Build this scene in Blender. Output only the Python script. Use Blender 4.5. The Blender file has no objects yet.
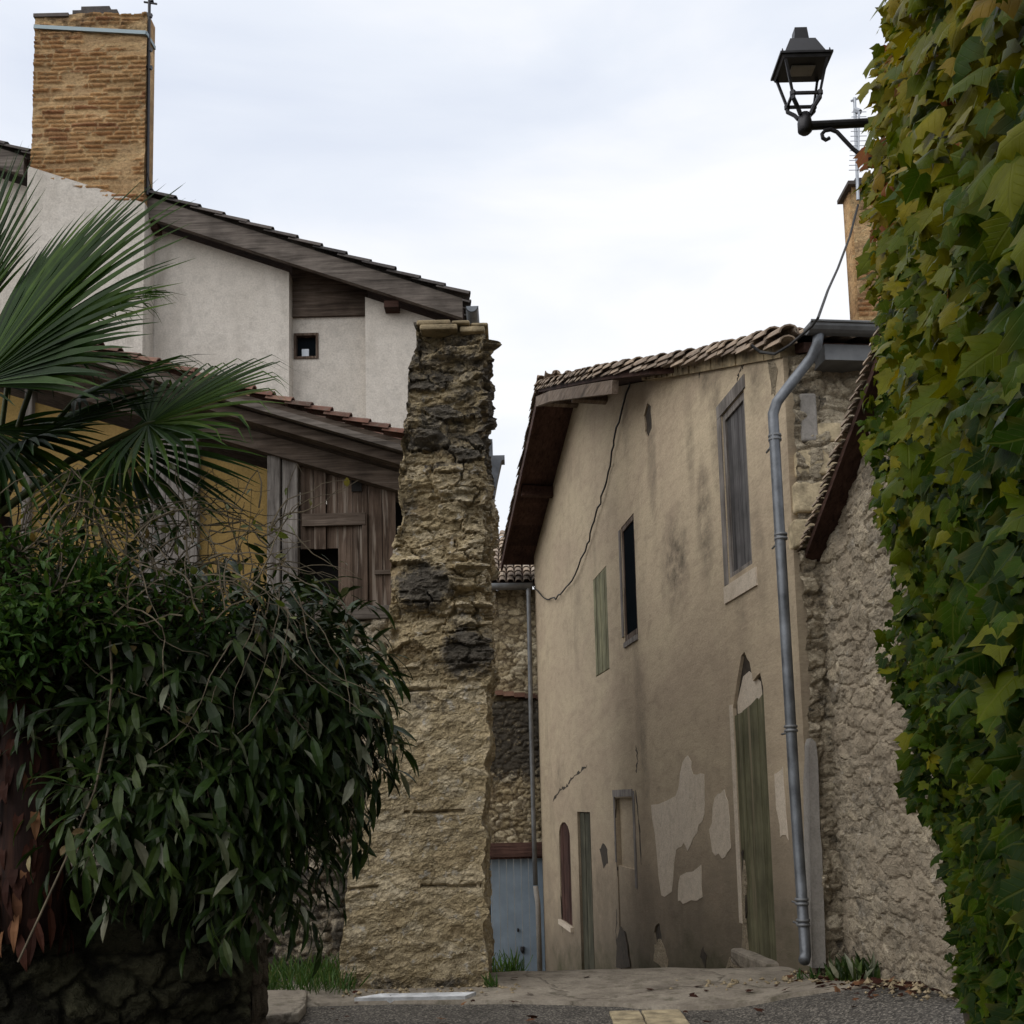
import bpy, math, random
import numpy as np
from mathutils import Vector, Matrix
from mathutils.geometry import tessellate_polygon

random.seed(7)
RNG = np.random.default_rng(11)
SC = bpy.context.scene
COL = SC.collection
R = math.radians

# ------------------------------------------------------------------ camera
F, PX, PY = 1050.0, 512.0, 682.0          # focal length and principal point of the photograph, in pixels
PITCH, ROLL = math.atan(118 / 1050), R(1.35)
EYE = Vector((0, 0, 1.55))
fw = Vector((0, math.cos(PITCH), math.sin(PITCH)))
u0 = Vector((0, -math.sin(PITCH), math.cos(PITCH)))
r0 = Vector((1, 0, 0))
rt = r0 * math.cos(ROLL) - u0 * math.sin(ROLL)
up = r0 * math.sin(ROLL) + u0 * math.cos(ROLL)
cd = bpy.data.cameras.new('camera')
cam = bpy.data.objects.new('camera', cd)
COL.objects.link(cam)
cam.matrix_world = Matrix(((rt.x, up.x, -fw.x, EYE.x), (rt.y, up.y, -fw.y, EYE.y), (rt.z, up.z, -fw.z, EYE.z), (0, 0, 0, 1)))
cd.sensor_width = 36
cd.lens = F / 1024 * 36
cd.shift_y = (PY - 512) / 1024
cd.clip_start = 0.05
cd.clip_end = 2000
SC.camera = cam

# ------------------------------------------------------------------ light
SUN_EL, SUN_AZ = 46, 236                   # soft light from behind the left shoulder
SUN_STR, SKY_STR, CLOUD = 1.5, 0.06, 0.86
SC.view_settings.view_transform = 'Standard'
SC.view_settings.look = 'None'
SC.view_settings.gamma = 1
SC.view_settings.exposure = 0.38
az, el = R(SUN_AZ), R(SUN_EL)
sd = Vector((math.sin(az) * math.cos(el), math.cos(az) * math.cos(el), math.sin(el)))
sl = bpy.data.lights.new('sun', 'SUN')
sl.energy = SUN_STR
sl.angle = R(80)
sl.color = (1, 0.96, 0.9)
so = bpy.data.objects.new('sun', sl)
COL.objects.link(so)
so.rotation_euler = (-sd).to_track_quat('-Z', 'Y').to_euler()
so.location = (0, 0, 30)


class N:
    """small helper for node trees"""
    def __init__(s, tree):
        s.t = tree
        s.t.nodes.clear()

    def n(s, typ, ins=None, **props):
        nd = s.t.nodes.new(typ)
        for k, v in props.items():
            setattr(nd, k, v)
        for k, v in (ins or {}).items():
            sock = nd.inputs[k]
            if isinstance(v, bpy.types.NodeSocket):
                s.t.links.new(v, sock)
            else:
                sock.default_value = v
        return nd

    def coord(s, scale=(1, 1, 1), out='Object', loc=(0, 0, 0)):
        c = s.n('ShaderNodeTexCoord')
        return s.n('ShaderNodeMapping', {0: c.outputs[out], 'Scale': scale, 'Location': loc}).outputs[0]

    def noise(s, vec, scale, detail=4, rough=0.55, dist=0.0):
        return s.n('ShaderNodeTexNoise', {'Vector': vec, 'Scale': scale, 'Detail': detail, 'Roughness': rough, 'Distortion': dist}).outputs[0]

    def ramp(s, fac, stops, interp='LINEAR'):
        nd = s.n('ShaderNodeValToRGB', {0: fac})
        cr = nd.color_ramp
        cr.interpolation = interp
        while len(cr.elements) < len(stops):
            cr.elements.new(0.5)
        for e, (p, c) in zip(cr.elements, stops):
            e.position = p
            e.color = (c, c, c, 1) if not hasattr(c, '__len__') else (*c[:3], 1)
        return nd.outputs[0]

    def mix(s, fac, a, b, mode='MIX'):
        nd = s.n('ShaderNodeMix', data_type='RGBA', blend_type=mode)
        for k, v in ((0, fac), (6, a), (7, b)):
            if isinstance(v, bpy.types.NodeSocket):
                s.t.links.new(v, nd.inputs[k])
            else:
                nd.inputs[k].default_value = v if k == 0 else (*v[:3], 1)
        return nd.outputs[2]

    def math(s, op, a, b=0.5, clamp=False):
        return s.n('ShaderNodeMath', {0: a, 1: b}, operation=op, use_clamp=clamp).outputs[0]

    def attr(s, name):
        return s.n('ShaderNodeAttribute', attribute_name=name)

    def bump(s, h, strength=0.4, dist=0.02):
        return s.n('ShaderNodeBump', {'Height': h, 'Strength': strength, 'Distance': dist}).outputs[0]

    def out(s, col, rough=0.85, normal=None, metal=0.0, spec=0.3):
        ins = {'Base Color': col if isinstance(col, bpy.types.NodeSocket) else (*col[:3], 1), 'Roughness': rough, 'Metallic': metal, 'Specular IOR Level': spec}
        if normal is not None:
            ins['Normal'] = normal
        b = s.n('ShaderNodeBsdfPrincipled', ins)
        s.n('ShaderNodeOutputMaterial', {0: b.outputs[0]})
        return b


def lin(r, g, b):
    f = lambda c: (c / 255 / 12.92) if c / 255 <= 0.04045 else ((c / 255 + 0.055) / 1.055) ** 2.4
    return (f(r), f(g), f(b))


w = bpy.data.worlds.new('World')
SC.world = w
w.use_nodes = True
g = N(w.node_tree)
sky = g.n('ShaderNodeTexSky', sky_type='NISHITA', sun_disc=False, sun_elevation=el, sun_rotation=az)
b1 = g.n('ShaderNodeBackground', {0: sky.outputs[0], 1: SKY_STR})
co = g.n('ShaderNodeTexCoord').outputs['Generated']
sep = g.n('ShaderNodeSeparateXYZ', {0: co})
mp = g.n('ShaderNodeMapping', {0: co, 'Scale': (1.0, 1.0, 3.2), 'Rotation': (0.0, 0.25, 0.0)}).outputs[0]
cn = g.noise(mp, 3.0, 6, 0.5, 0.4)
cn2 = g.noise(mp, 1.3, 3, 0.5, 0.2)
cs = g.math('ADD', g.math('MULTIPLY', cn, 0.6), g.math('MULTIPLY', cn2, 0.5))
ccol = g.ramp(cs, [(0.36, (0.70, 0.755, 0.87)), (0.50, (0.80, 0.845, 0.93)), (0.63, (0.95, 0.96, 0.99))])
hz = g.ramp(sep.outputs[2], [(0.0, 1.0), (0.22, 0.55), (0.45, 0.0)])
ccol = g.mix(hz, ccol, (0.97, 0.98, 1.0))
b2 = g.n('ShaderNodeBackground', {0: ccol, 1: CLOUD})
ms = g.n('ShaderNodeMixShader', {0: 0.93, 1: b1.outputs[0], 2: b2.outputs[0]})
g.n('ShaderNodeOutputWorld', {0: ms.outputs[0]})

# ------------------------------------------------------------------ pixel helpers: where a line of sight meets a real plane


def ray(px, py):
    return rt * (px - PX) + fw * F - up * (py - PY)


def at(px, py, Y):
    d = ray(px, py)
    return EYE + d * (Y / d.y)


def meet(px, py, O, n):
    d = ray(px, py)
    return EYE + d * ((O - EYE).dot(n) / d.dot(n))


# ------------------------------------------------------------------ numpy noise


def _h(ix, iy, seed):
    v = np.sin(ix * 127.1 + iy * 311.7 + seed * 74.7) * 43758.5453
    return v - np.floor(v)


def vn(x, y, seed=0):
    ix, iy = np.floor(x), np.floor(y)
    fx, fy = x - ix, y - iy
    fx, fy = fx * fx * (3 - 2 * fx), fy * fy * (3 - 2 * fy)
    return (_h(ix, iy, seed) * (1 - fx) + _h(ix + 1, iy, seed) * fx) * (1 - fy) + (_h(ix, iy + 1, seed) * (1 - fx) + _h(ix + 1, iy + 1, seed) * fx) * fy


def fbm(x, y, seed=0, oct=4):
    s, a, t = 0, 1, 0
    for k in range(oct):
        s = s + a * vn(x * 2 ** k, y * 2 ** k, seed + k * 3)
        t += a
        a *= 0.5
    return s / t


def voro(u, v, seed, jit=(0.8, 0.6)):
    """rubble pattern: returns edge distance (f2-f1) and a random number per stone"""
    iv = np.floor(v)
    f1 = np.full(u.shape, 9.0)
    f2 = np.full(u.shape, 9.0)
    rid = np.zeros(u.shape)
    for dy in (-1, 0, 1):
        row = iv + dy
        off = _h(row, row * 0 + 3, seed + 9)
        iu = np.floor(u + off)
        for dx in (-1, 0, 1):
            c = iu + dx
            cx = c + 0.5 - off + jit[0] * (_h(c, row, seed) - 0.5)
            cy = row + 0.5 + jit[1] * (_h(c, row, seed + 1) - 0.5)
            d = np.sqrt((u - cx) ** 2 + (v - cy) ** 2)
            r = _h(c, row, seed + 2)
            near = d < f1
            f2 = np.where(near, f1, np.minimum(f2, d))
            rid = np.where(near, r, rid)
            f1 = np.where(near, d, f1)
    return f2 - f1, rid


def terrace(x, n, sharp=0.2):
    """noise cut into steps: the chipped ledges of weathered stone"""
    y = x * n
    f = y - np.floor(y)
    return (np.floor(y) + np.clip((f - 0.5) / sharp + 0.5, 0, 1)) / n


def masonry(u, v, cell, seed, jit=(0.8, 0.6), joint=0.25, warp=1.0):
    wu = u + warp * (0.9 * cell[0] * (fbm(u * 3, v * 3, seed + 20, 3) - 0.5) + 0.5 * cell[0] * (fbm(u * 11, v * 11, seed + 22, 3) - 0.5))
    wv = v + warp * (0.9 * cell[1] * (fbm(u * 2.5, v * 2.5, seed + 30, 3) - 0.5) + 0.5 * cell[1] * (fbm(u * 11, v * 13, seed + 32, 3) - 0.5))
    e, rid = voro(wu / cell[0], wv / cell[1], seed, jit)
    e = np.clip(e / joint, 0, 1)
    e = e * e * (3 - 2 * e)
    return e, rid


# ------------------------------------------------------------------ scene helpers
W = {}


def link(o, parent):
    COL.objects.link(o)
    if parent is not None:
        o.parent = parent


def mat_of(o):
    return W.get(o.name, Matrix.Identity(4)) if o is not None else Matrix.Identity(4)


def thing(name, label, cat, loc=(0, 0, 0), rz=0.0, group=None):
    o = bpy.data.objects.new(name, None)
    COL.objects.link(o)
    o.location = loc
    o.rotation_euler = (0, 0, rz)
    o['label'] = label
    o['category'] = cat
    if group:
        o['group'] = group
    o.empty_display_size = 0.2
    W[o.name] = Matrix.Translation(Vector(loc)) @ Matrix.Rotation(rz, 4, 'Z')
    return o


def build(name, verts, faces, mat, parent=None, smooth=False, attrs=None, label=None):
    """links ONE mesh object; verts are given in world space"""
    M = mat_of(parent)
    V = np.array([tuple(v) for v in verts] if not isinstance(verts, np.ndarray) else verts, dtype=np.float64)
    I = np.array(M.inverted())
    V = V @ I[:3, :3].T + I[:3, 3]
    me = bpy.data.meshes.new(name)
    me.from_pydata(V.tolist(), [], faces if isinstance(faces, list) else faces.tolist())
    for k, a in (attrs or {}).items():
        at_ = me.attributes.new(k, 'FLOAT', 'POINT')
        at_.data.foreach_set('value', np.asarray(a, dtype=np.float32))
    if smooth:
        me.polygons.foreach_set('use_smooth', [True] * len(me.polygons))
    me.materials.append(mat)
    me.validate()
    me.update()
    o = bpy.data.objects.new(name, me)
    link(o, parent)
    W[o.name] = M
    if label:
        o['label'] = label
    return o


def tag(o, label, cat, group=None, kind=None):
    o['label'] = label
    o['category'] = cat
    if group:
        o['group'] = group
    if kind:
        o['kind'] = kind
    return o


class MB:
    def __init__(s):
        s.v, s.f = [], []

    def prism(s, poly, vec):
        """closed polygon extruded along vec"""
        vec = Vector(vec)
        b = len(s.v)
        n = len(poly)
        poly = [Vector(p) for p in poly]
        s.v += poly + [p + vec for p in poly]
        nrm = sum(((poly[i] - poly[0]).cross(poly[i + 1] - poly[0]) for i in range(1, n - 1)), Vector())
        flip = nrm.dot(vec) > 0
        A = list(range(b, b + n))
        B = list(range(b + n, b + 2 * n))
        s.f.append(A[::-1] if flip else A)
        s.f.append(B if flip else B[::-1])
        for i in range(n):
            j = (i + 1) % n
            q = [A[i], A[j], B[j], B[i]]
            s.f.append(q if flip else q[::-1])
        return s

    def box(s, lo, hi, M=None):
        x0, y0, z0 = lo
        x1, y1, z1 = hi
        p = [Vector(q) for q in ((x0, y0, z0), (x1, y0, z0), (x1, y1, z0), (x0, y1, z0))]
        q = Vector((0, 0, z1 - z0))
        if M is not None:
            p = [M @ a for a in p]
            q = M.to_3x3() @ q
        return s.prism(p, q)

    def beam(s, a, b, w, h, upv=(0, 0, 1)):
        """bar of section w x h from a to b"""
        a, b = Vector(a), Vector(b)
        d = (b - a).normalized()
        sd_ = d.cross(Vector(upv)).normalized()
        u_ = sd_.cross(d)
        p = [a + sd_ * (w / 2 * i) + u_ * (h / 2 * j) for i, j in ((-1, -1), (1, -1), (1, 1), (-1, 1))]
        return s.prism(p, b - a)

    def tube(s, pts, r, seg=8, cap=True):
        pts = [Vector(p) for p in pts]
        rs = r if hasattr(r, '__len__') else [r] * len(pts)
        b = len(s.v)
        ref = None
        for i, p in enumerate(pts):
            d = (pts[min(i + 1, len(pts) - 1)] - pts[max(i - 1, 0)]).normalized()
            if ref is None:
                ref = d.orthogonal().normalized()
            ref = (ref - d * ref.dot(d)).normalized()
            c = d.cross(ref)
            for k in range(seg):
                t = 2 * math.pi * k / seg
                s.v.append(p + (ref * math.cos(t) + c * math.sin(t)) * rs[i])
        for i in range(len(pts) - 1):
            for k in range(seg):
                k2 = (k + 1) % seg
                s.f.append([b + i * seg + k, b + i * seg + k2, b + (i + 1) * seg + k2, b + (i + 1) * seg + k])
        if cap:
            s.f.append([b + k for k in range(seg)][::-1])
            s.f.append([b + (len(pts) - 1) * seg + k for k in range(seg)])
        return s

    def holed(s, O, a, n, outline, holes, depth, back=None):
        """wall sheet in the frame (O, a along, n outward): outline and holes in (u, z); the reveals go in by depth"""
        O, a, n = Vector(O), Vector(a), Vector(n)
        P = lambda u, z, d=0: O + a * u + Vector((0, 0, z)) - n * d
        loops = [[Vector((u, z, 0)) for u, z in outline]] + [[Vector((u, z, 0)) for u, z in h] for h in holes]
        flat = [p for l in loops for p in l]
        b = len(s.v)
        s.v += [P(p.x, p.y) for p in flat]
        for t in tessellate_polygon(loops):
            q = [b + i for i in t]
            nn = (s.v[q[1]] - s.v[q[0]]).cross(s.v[q[2]] - s.v[q[0]])
            s.f.append(q if nn.dot(n) > 0 else q[::-1])
        for h in holes:
            c = len(s.v)
            m = len(h)
            s.v += [P(u, z) for u, z in h] + [P(u, z, depth) for u, z in h]
            for i in range(m):
                j = (i + 1) % m
                s.f.append([c + i, c + j, c + m + j, c + m + i])
        c = len(s.v)
        m = len(outline)
        th = back if back else depth
        s.v += [P(u, z) for u, z in outline] + [P(u, z, th) for u, z in outline]
        for i in range(m):
            j = (i + 1) % m
            s.f.append([c + i, c + j, c + m + j, c + m + i])
        return s

    def make(s, name, mat, parent=None, smooth=False, label=None):
        return build(name, s.v, s.f, mat, parent, smooth, None, label)


def bevel(o, wd=0.01, seg=2):
    m = o.modifiers.new('bevel', 'BEVEL')
    m.width = wd
    m.segments = seg
    m.limit_method = 'ANGLE'
    return o


def courses(u, v, h, L, seed):
    wv = v + 0.022 * (fbm(u * 2.2, v * 6, seed, 3) - 0.5)
    row = np.floor(wv / h)
    fy = wv / h - row
    x = (u + 3 * _h(row, row * 0 + 1, seed)) / (L * (0.8 + 0.4 * _h(row, row * 0 + 2, seed)))
    x = x + 0.35 * (vn(x * 1.7, row, seed + 5) - 0.5)
    ci = np.floor(x)
    fx = x - ci
    e = np.minimum(np.minimum(fy, 1 - fy) / 0.28, np.minimum(fx, 1 - fx) / 0.10)
    rid = _h(ci, row, seed + 3)
    pl = np.clip((fbm(u * 2.0, v * 2.6, seed + 11, 5) - 0.53) * 9, 0, 1)     # mortar smeared over whole areas
    e = np.clip(e, 0, 1) * (1 - 0.92 * pl) * np.where(rid < 0.15, 0.2, 1)
    return e, rid


def panel(name, mat, parent, O, a, n, L, z0, z1, cell, seed, depth=0.04, res=0.02, jit=(0.8, 0.6), joint=0.25, keep=None,
          dark=None, thick=0.3, wob=0.03, label=None, core=True, ruined=0.0, warp=1.0, chips=0.0, course=None, flat=False):
    """masonry face in the frame (O, a, n): a dense sheet pushed out stone by stone, with a solid core behind it"""
    O, a, n = Vector(O), Vector(a).normalized(), Vector(n).normalized()
    nu, nv = max(2, int(L / res)), max(2, int((z1 - z0) / res))
    u, v = np.meshgrid(np.linspace(0, L, nu + 1), np.linspace(z0, z1, nv + 1))
    e, rid = courses(u, v, course[0], course[1], seed) if course else masonry(u, v, cell, seed, jit, joint, warp)
    d = depth * e * (0.55 + 0.6 * rid) + wob * (fbm(u * 1.3, v * 1.3, seed + 50) - 0.5) + 0.3 * depth * (fbm(u * 14, v * 14, seed + 60, 3) - 0.5)
    if chips:
        d = d + chips * (terrace(fbm(u * 3.1, v * 6.5, seed + 80, 5), 9) - 0.5) * 2.4 + 0.35 * chips * (fbm(u * 26, v * 30, seed + 90, 3) - 0.5)
    if ruined:
        d = d - ruined * np.clip(fbm(u * 2.2, v * 2.2, seed + 70) - 0.52, 0, 1) * 4
    A = np.array
    V = A(O)[None, None, :] + u[..., None] * A(a) + d[..., None] * A(n)
    V[..., 2] += v
    idx = np.arange((nu + 1) * (nv + 1)).reshape(nv + 1, nu + 1)
    q = np.stack([idx[:-1, :-1], idx[:-1, 1:], idx[1:, 1:], idx[1:, :-1]], -1).reshape(-1, 4)
    if a.cross(Vector((0, 0, 1))).dot(n) < 0:
        q = q[:, ::-1]
    if keep is not None:
        uc = (u[:-1, :-1] + u[1:, 1:]).ravel() / 2
        vc = (v[:-1, :-1] + v[1:, 1:]).ravel() / 2
        q = q[keep(uc, vc)]
    dk = dark(u, v) if dark else np.zeros(u.shape)
    V = V.reshape(-1, 3)
    F_ = q.tolist()
    s_, e_, d_ = rid.ravel(), e.ravel(), np.asarray(dk).ravel()
    if core is True:
        core = [(0, z0), (L, z0), (L, z1), (0, z1)]
    if core:
        mb = MB()
        mb.prism([O + a * cu + Vector((0, 0, cz)) - n * (0.05 + 1.3 * ruined + 0.8 * chips) for cu, cz in core], -n * thick)
        off = len(V)
        V = np.vstack([V, A([tuple(p) for p in mb.v])])
        F_ += [[i + off for i in f] for f in mb.f]
        k = len(mb.v)
        s_, e_, d_ = np.append(s_, [0.4] * k), np.append(e_, [0.3] * k), np.append(d_, [0.3] * k)
    return build(name, V, F_, mat, parent, not flat, {'stone': s_, 'edge': e_, 'dark': d_}, label)


# ------------------------------------------------------------------ materials
def newmat(name):
    m = bpy.data.materials.new(name)
    m.use_nodes = True
    return m, N(m.node_tree)


def m_stone(name, cols, mortar, darkc=(0.03, 0.027, 0.023), bump=0.8, lich=None, cell=(6.5, 11), joint=0.06, tone=1.0, coat=None):
    """rubble: per-stone colour and relief from the mesh, finer broken stone and joints from the shader"""
    m, g = newmat(name)
    c = g.coord()
    st, ed, dk = g.attr('stone').outputs['Fac'], g.attr('edge').outputs['Fac'], g.attr('dark').outputs['Fac']
    nz = g.n('ShaderNodeTexNoise', {'Vector': c, 'Scale': 6.0, 'Detail': 5, 'Roughness': 0.65}).outputs['Color']
    wv = g.n('ShaderNodeVectorMath', {0: nz, 1: (0.5, 0.5, 0.5)}, operation='SUBTRACT').outputs[0]
    wv = g.n('ShaderNodeVectorMath', {0: wv, 'Scale': 0.22}, operation='SCALE').outputs[0]
    wc = g.n('ShaderNodeVectorMath', {0: c, 1: wv}, operation='ADD').outputs[0]
    mc = g.n('ShaderNodeMapping', {0: wc, 'Scale': (cell[0], cell[0], cell[1])}).outputs[0]
    vc = g.n('ShaderNodeTexVoronoi', {'Vector': mc, 'Scale': 1.0, 'Randomness': 0.95})
    ve = g.n('ShaderNodeTexVoronoi', {'Vector': mc, 'Scale': 1.0, 'Randomness': 0.95}, feature='DISTANCE_TO_EDGE').outputs['Distance']
    ve2 = g.n('ShaderNodeTexVoronoi', {'Vector': mc, 'Scale': 2.7, 'Randomness': 1.0}, feature='DISTANCE_TO_EDGE').outputs['Distance']
    vr = g.n('ShaderNodeSeparateColor', {0: vc.outputs['Color']}).outputs[0]
    n1, n2, n3, n4 = g.noise(c, 5, 6, 0.65), g.noise(c, 26, 6, 0.75), g.noise(c, 1.1, 4, 0.6), g.noise(c, 90, 3, 0.7)
    mixr = g.math('ADD', g.math('MULTIPLY', st, 0.45), g.math('MULTIPLY', vr, 0.6))
    k = len(cols)
    col = g.ramp(mixr, [(0.1 + 0.85 * i / (k - 1), tuple(x * tone for x in cc)) for i, cc in enumerate(cols)])
    jm = g.ramp(g.math('ADD', ve, g.math('MULTIPLY', g.math('SUBTRACT', n2, 0.5), 0.16)), [(joint * 0.4, 1.0), (joint * 2.2, 0.0)])
    col = g.mix(g.math('MULTIPLY', jm, g.ramp(n1, [(0.35, 0.25), (0.6, 0.95)])), col, tuple(x * tone for x in mortar))
    col = g.mix(g.ramp(ed, [(0.1, 0.5), (0.6, 0.0)]), col, tuple(x * tone for x in mortar))
    col = g.mix(0.75, col, g.ramp(n2, [(0.28, 0.3), (0.45, 0.8), (0.55, 1.0), (0.75, 1.3)]), 'MULTIPLY')
    col = g.mix(0.5, col, g.ramp(n4, [(0.3, 0.5), (0.7, 1.3)]), 'MULTIPLY')
    col = g.mix(0.65, col, g.ramp(n3, [(0.3, 0.55), (0.65, 1.2)]), 'MULTIPLY')
    if lich:
        col = g.mix(g.ramp(g.noise(c, 9, 5, 0.7), [(0.57, 0.0), (0.66, 0.7)]), col, lich)
    if coat:      # areas where an old lime coat still hides the stones
        cm = g.ramp(g.math('ADD', g.noise(g.coord((0.45, 1, 0.8)), 1.6, 7, 0.7), g.math('MULTIPLY', g.math('SUBTRACT', n2, 0.5), 0.25)), [(0.47, 0.0), (0.53, 0.85)])
        col = g.mix(cm, col, g.mix(g.ramp(n1, [(0.35, 0.0), (0.65, 1.0)]), coat, tuple(x * 0.66 for x in coat)))
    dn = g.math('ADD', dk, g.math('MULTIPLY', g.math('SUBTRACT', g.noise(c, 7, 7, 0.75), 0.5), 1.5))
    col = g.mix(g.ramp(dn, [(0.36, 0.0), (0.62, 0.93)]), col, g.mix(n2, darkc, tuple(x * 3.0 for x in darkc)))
    h = g.math('ADD', g.math('MULTIPLY', n2, 0.9), g.math('MULTIPLY', n1, 0.6))
    h = g.math('ADD', h, g.math('MULTIPLY', g.ramp(ve, [(0.0, 0.0), (joint * 2.5, 1.0)]), 0.7)) if not coat else g.math('ADD', h, g.math('MULTIPLY', g.ramp(ve, [(0.0, 0.0), (joint * 1.5, 1.0)]), 0.25))
    h = g.math('ADD', h, g.math('MULTIPLY', g.ramp(ve2, [(0.0, 0.0), (0.08, 1.0)]), 0.35))
    h = g.math('ADD', h, g.math('MULTIPLY', n4, 0.35))
    g.out(col, 0.95, g.bump(h, bump, 0.03), spec=0.1)
    return m


def m_plain(name, col, rough=0.6, metal=0.0, var=0.25, scale=8, bump=0.1, spec=0.3):
    m, g = newmat(name)
    c = g.coord()
    n1, n2 = g.noise(c, scale, 5, 0.6), g.noise(c, scale * 6, 3, 0.6)
    k = g.ramp(n1, [(0.3, 1 - var), (0.7, 1 + var)])
    cc = g.mix(1.0, (*col,), k, 'MULTIPLY')
    g.out(cc, g.ramp(n1, [(0.3, max(0, rough - 0.1)), (0.7, min(1, rough + 0.1))]), g.bump(g.math('ADD', n1, n2), bump, 0.01), metal, spec)
    return m


def m_wood(name, c1, c2, axis='z', rough=0.85, scale=1.0, peel=None):
    m, g = newmat(name)
    s = {'z': (22, 22, 1.2), 'x': (1.2, 22, 22), 'y': (22, 1.2, 22)}[axis]
    c = g.coord(tuple(x * scale for x in s))
    n1 = g.noise(c, 1.0, 7, 0.65, 0.6)
    n2 = g.noise(g.coord(), 2.2, 5, 0.6)
    col = g.ramp(n1, [(0.28, tuple(x * 0.35 for x in c1)), (0.45, c1), (0.68, c2)])
    nf = g.noise(g.coord(tuple(x * scale * 4 for x in s)), 1.0, 5, 0.7)
    col = g.mix(0.55, col, g.ramp(nf, [(0.3, 0.45), (0.7, 1.3)]), 'MULTIPLY')
    col = g.mix(0.55, col, g.ramp(g.n('ShaderNodeNewGeometry').outputs['Random Per Island'], [(0.0, 0.55), (1.0, 1.35)]), 'MULTIPLY')
    col = g.mix(0.8, col, g.ramp(n2, [(0.3, 0.45), (0.7, 1.2)]), 'MULTIPLY')
    if peel:
        col = g.mix(g.ramp(g.noise(c, 0.6, 5, 0.6), [(0.55, 0.0), (0.62, 0.85)]), col, peel)
    g.out(col, rough, g.bump(n1, 0.5, 0.01), spec=0.15)
    return m


def m_leaf(name, stops, rough=0.45, trans=0.25, spec=0.4, vein=None):
    m, g = newmat(name)
    r = g.attr('rnd').outputs['Fac']
    n = g.noise(g.coord(), 14, 4, 0.6)
    col = g.ramp(r, stops)
    col = g.mix(0.7, col, g.ramp(n, [(0.3, 0.65), (0.7, 1.25)]), 'MULTIPLY')
    hgt = n
    if vein:
        ac, al = g.attr('across').outputs['Fac'], g.attr('along').outputs['Fac']
        fr = g.math('FRACT', g.math('MULTIPLY', g.math('SUBTRACT', al, g.math('MULTIPLY', ac, 0.75)), 5.5))
        lv = g.ramp(fr, [(0.0, 1.0), (0.09, 0.0), (0.93, 0.0), (1.0, 1.0)])
        vm = g.math('MAXIMUM', g.ramp(ac, [(0.012, 1.0), (0.035, 0.0)]), g.math('MULTIPLY', lv, 0.55))
        col = g.mix(g.math('MULTIPLY', vm, 0.25), col, vein)
        col = g.mix(g.ramp(g.math('ADD', ac, g.math('MULTIPLY', n, 0.35)), [(0.45, 0.0), (0.8, 0.35)]), col, (0.12, 0.085, 0.012))
        hgt = g.math('SUBTRACT', n, g.math('MULTIPLY', vm, 0.8))
    p = g.n('ShaderNodeBsdfPrincipled', {'Base Color': col, 'Roughness': rough, 'Specular IOR Level': spec, 'Normal': g.bump(hgt, 0.35 if vein else 0.15, 0.01)})
    t = g.n('ShaderNodeBsdfTranslucent', {0: g.mix(1.0, col, (1.3, 1.25, 0.6), 'MULTIPLY')})
    x = g.n('ShaderNodeMixShader', {0: trans, 1: p.outputs[0], 2: t.outputs[0]})
    g.n('ShaderNodeOutputMaterial', {0: x.outputs[0]})
    return m


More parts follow.
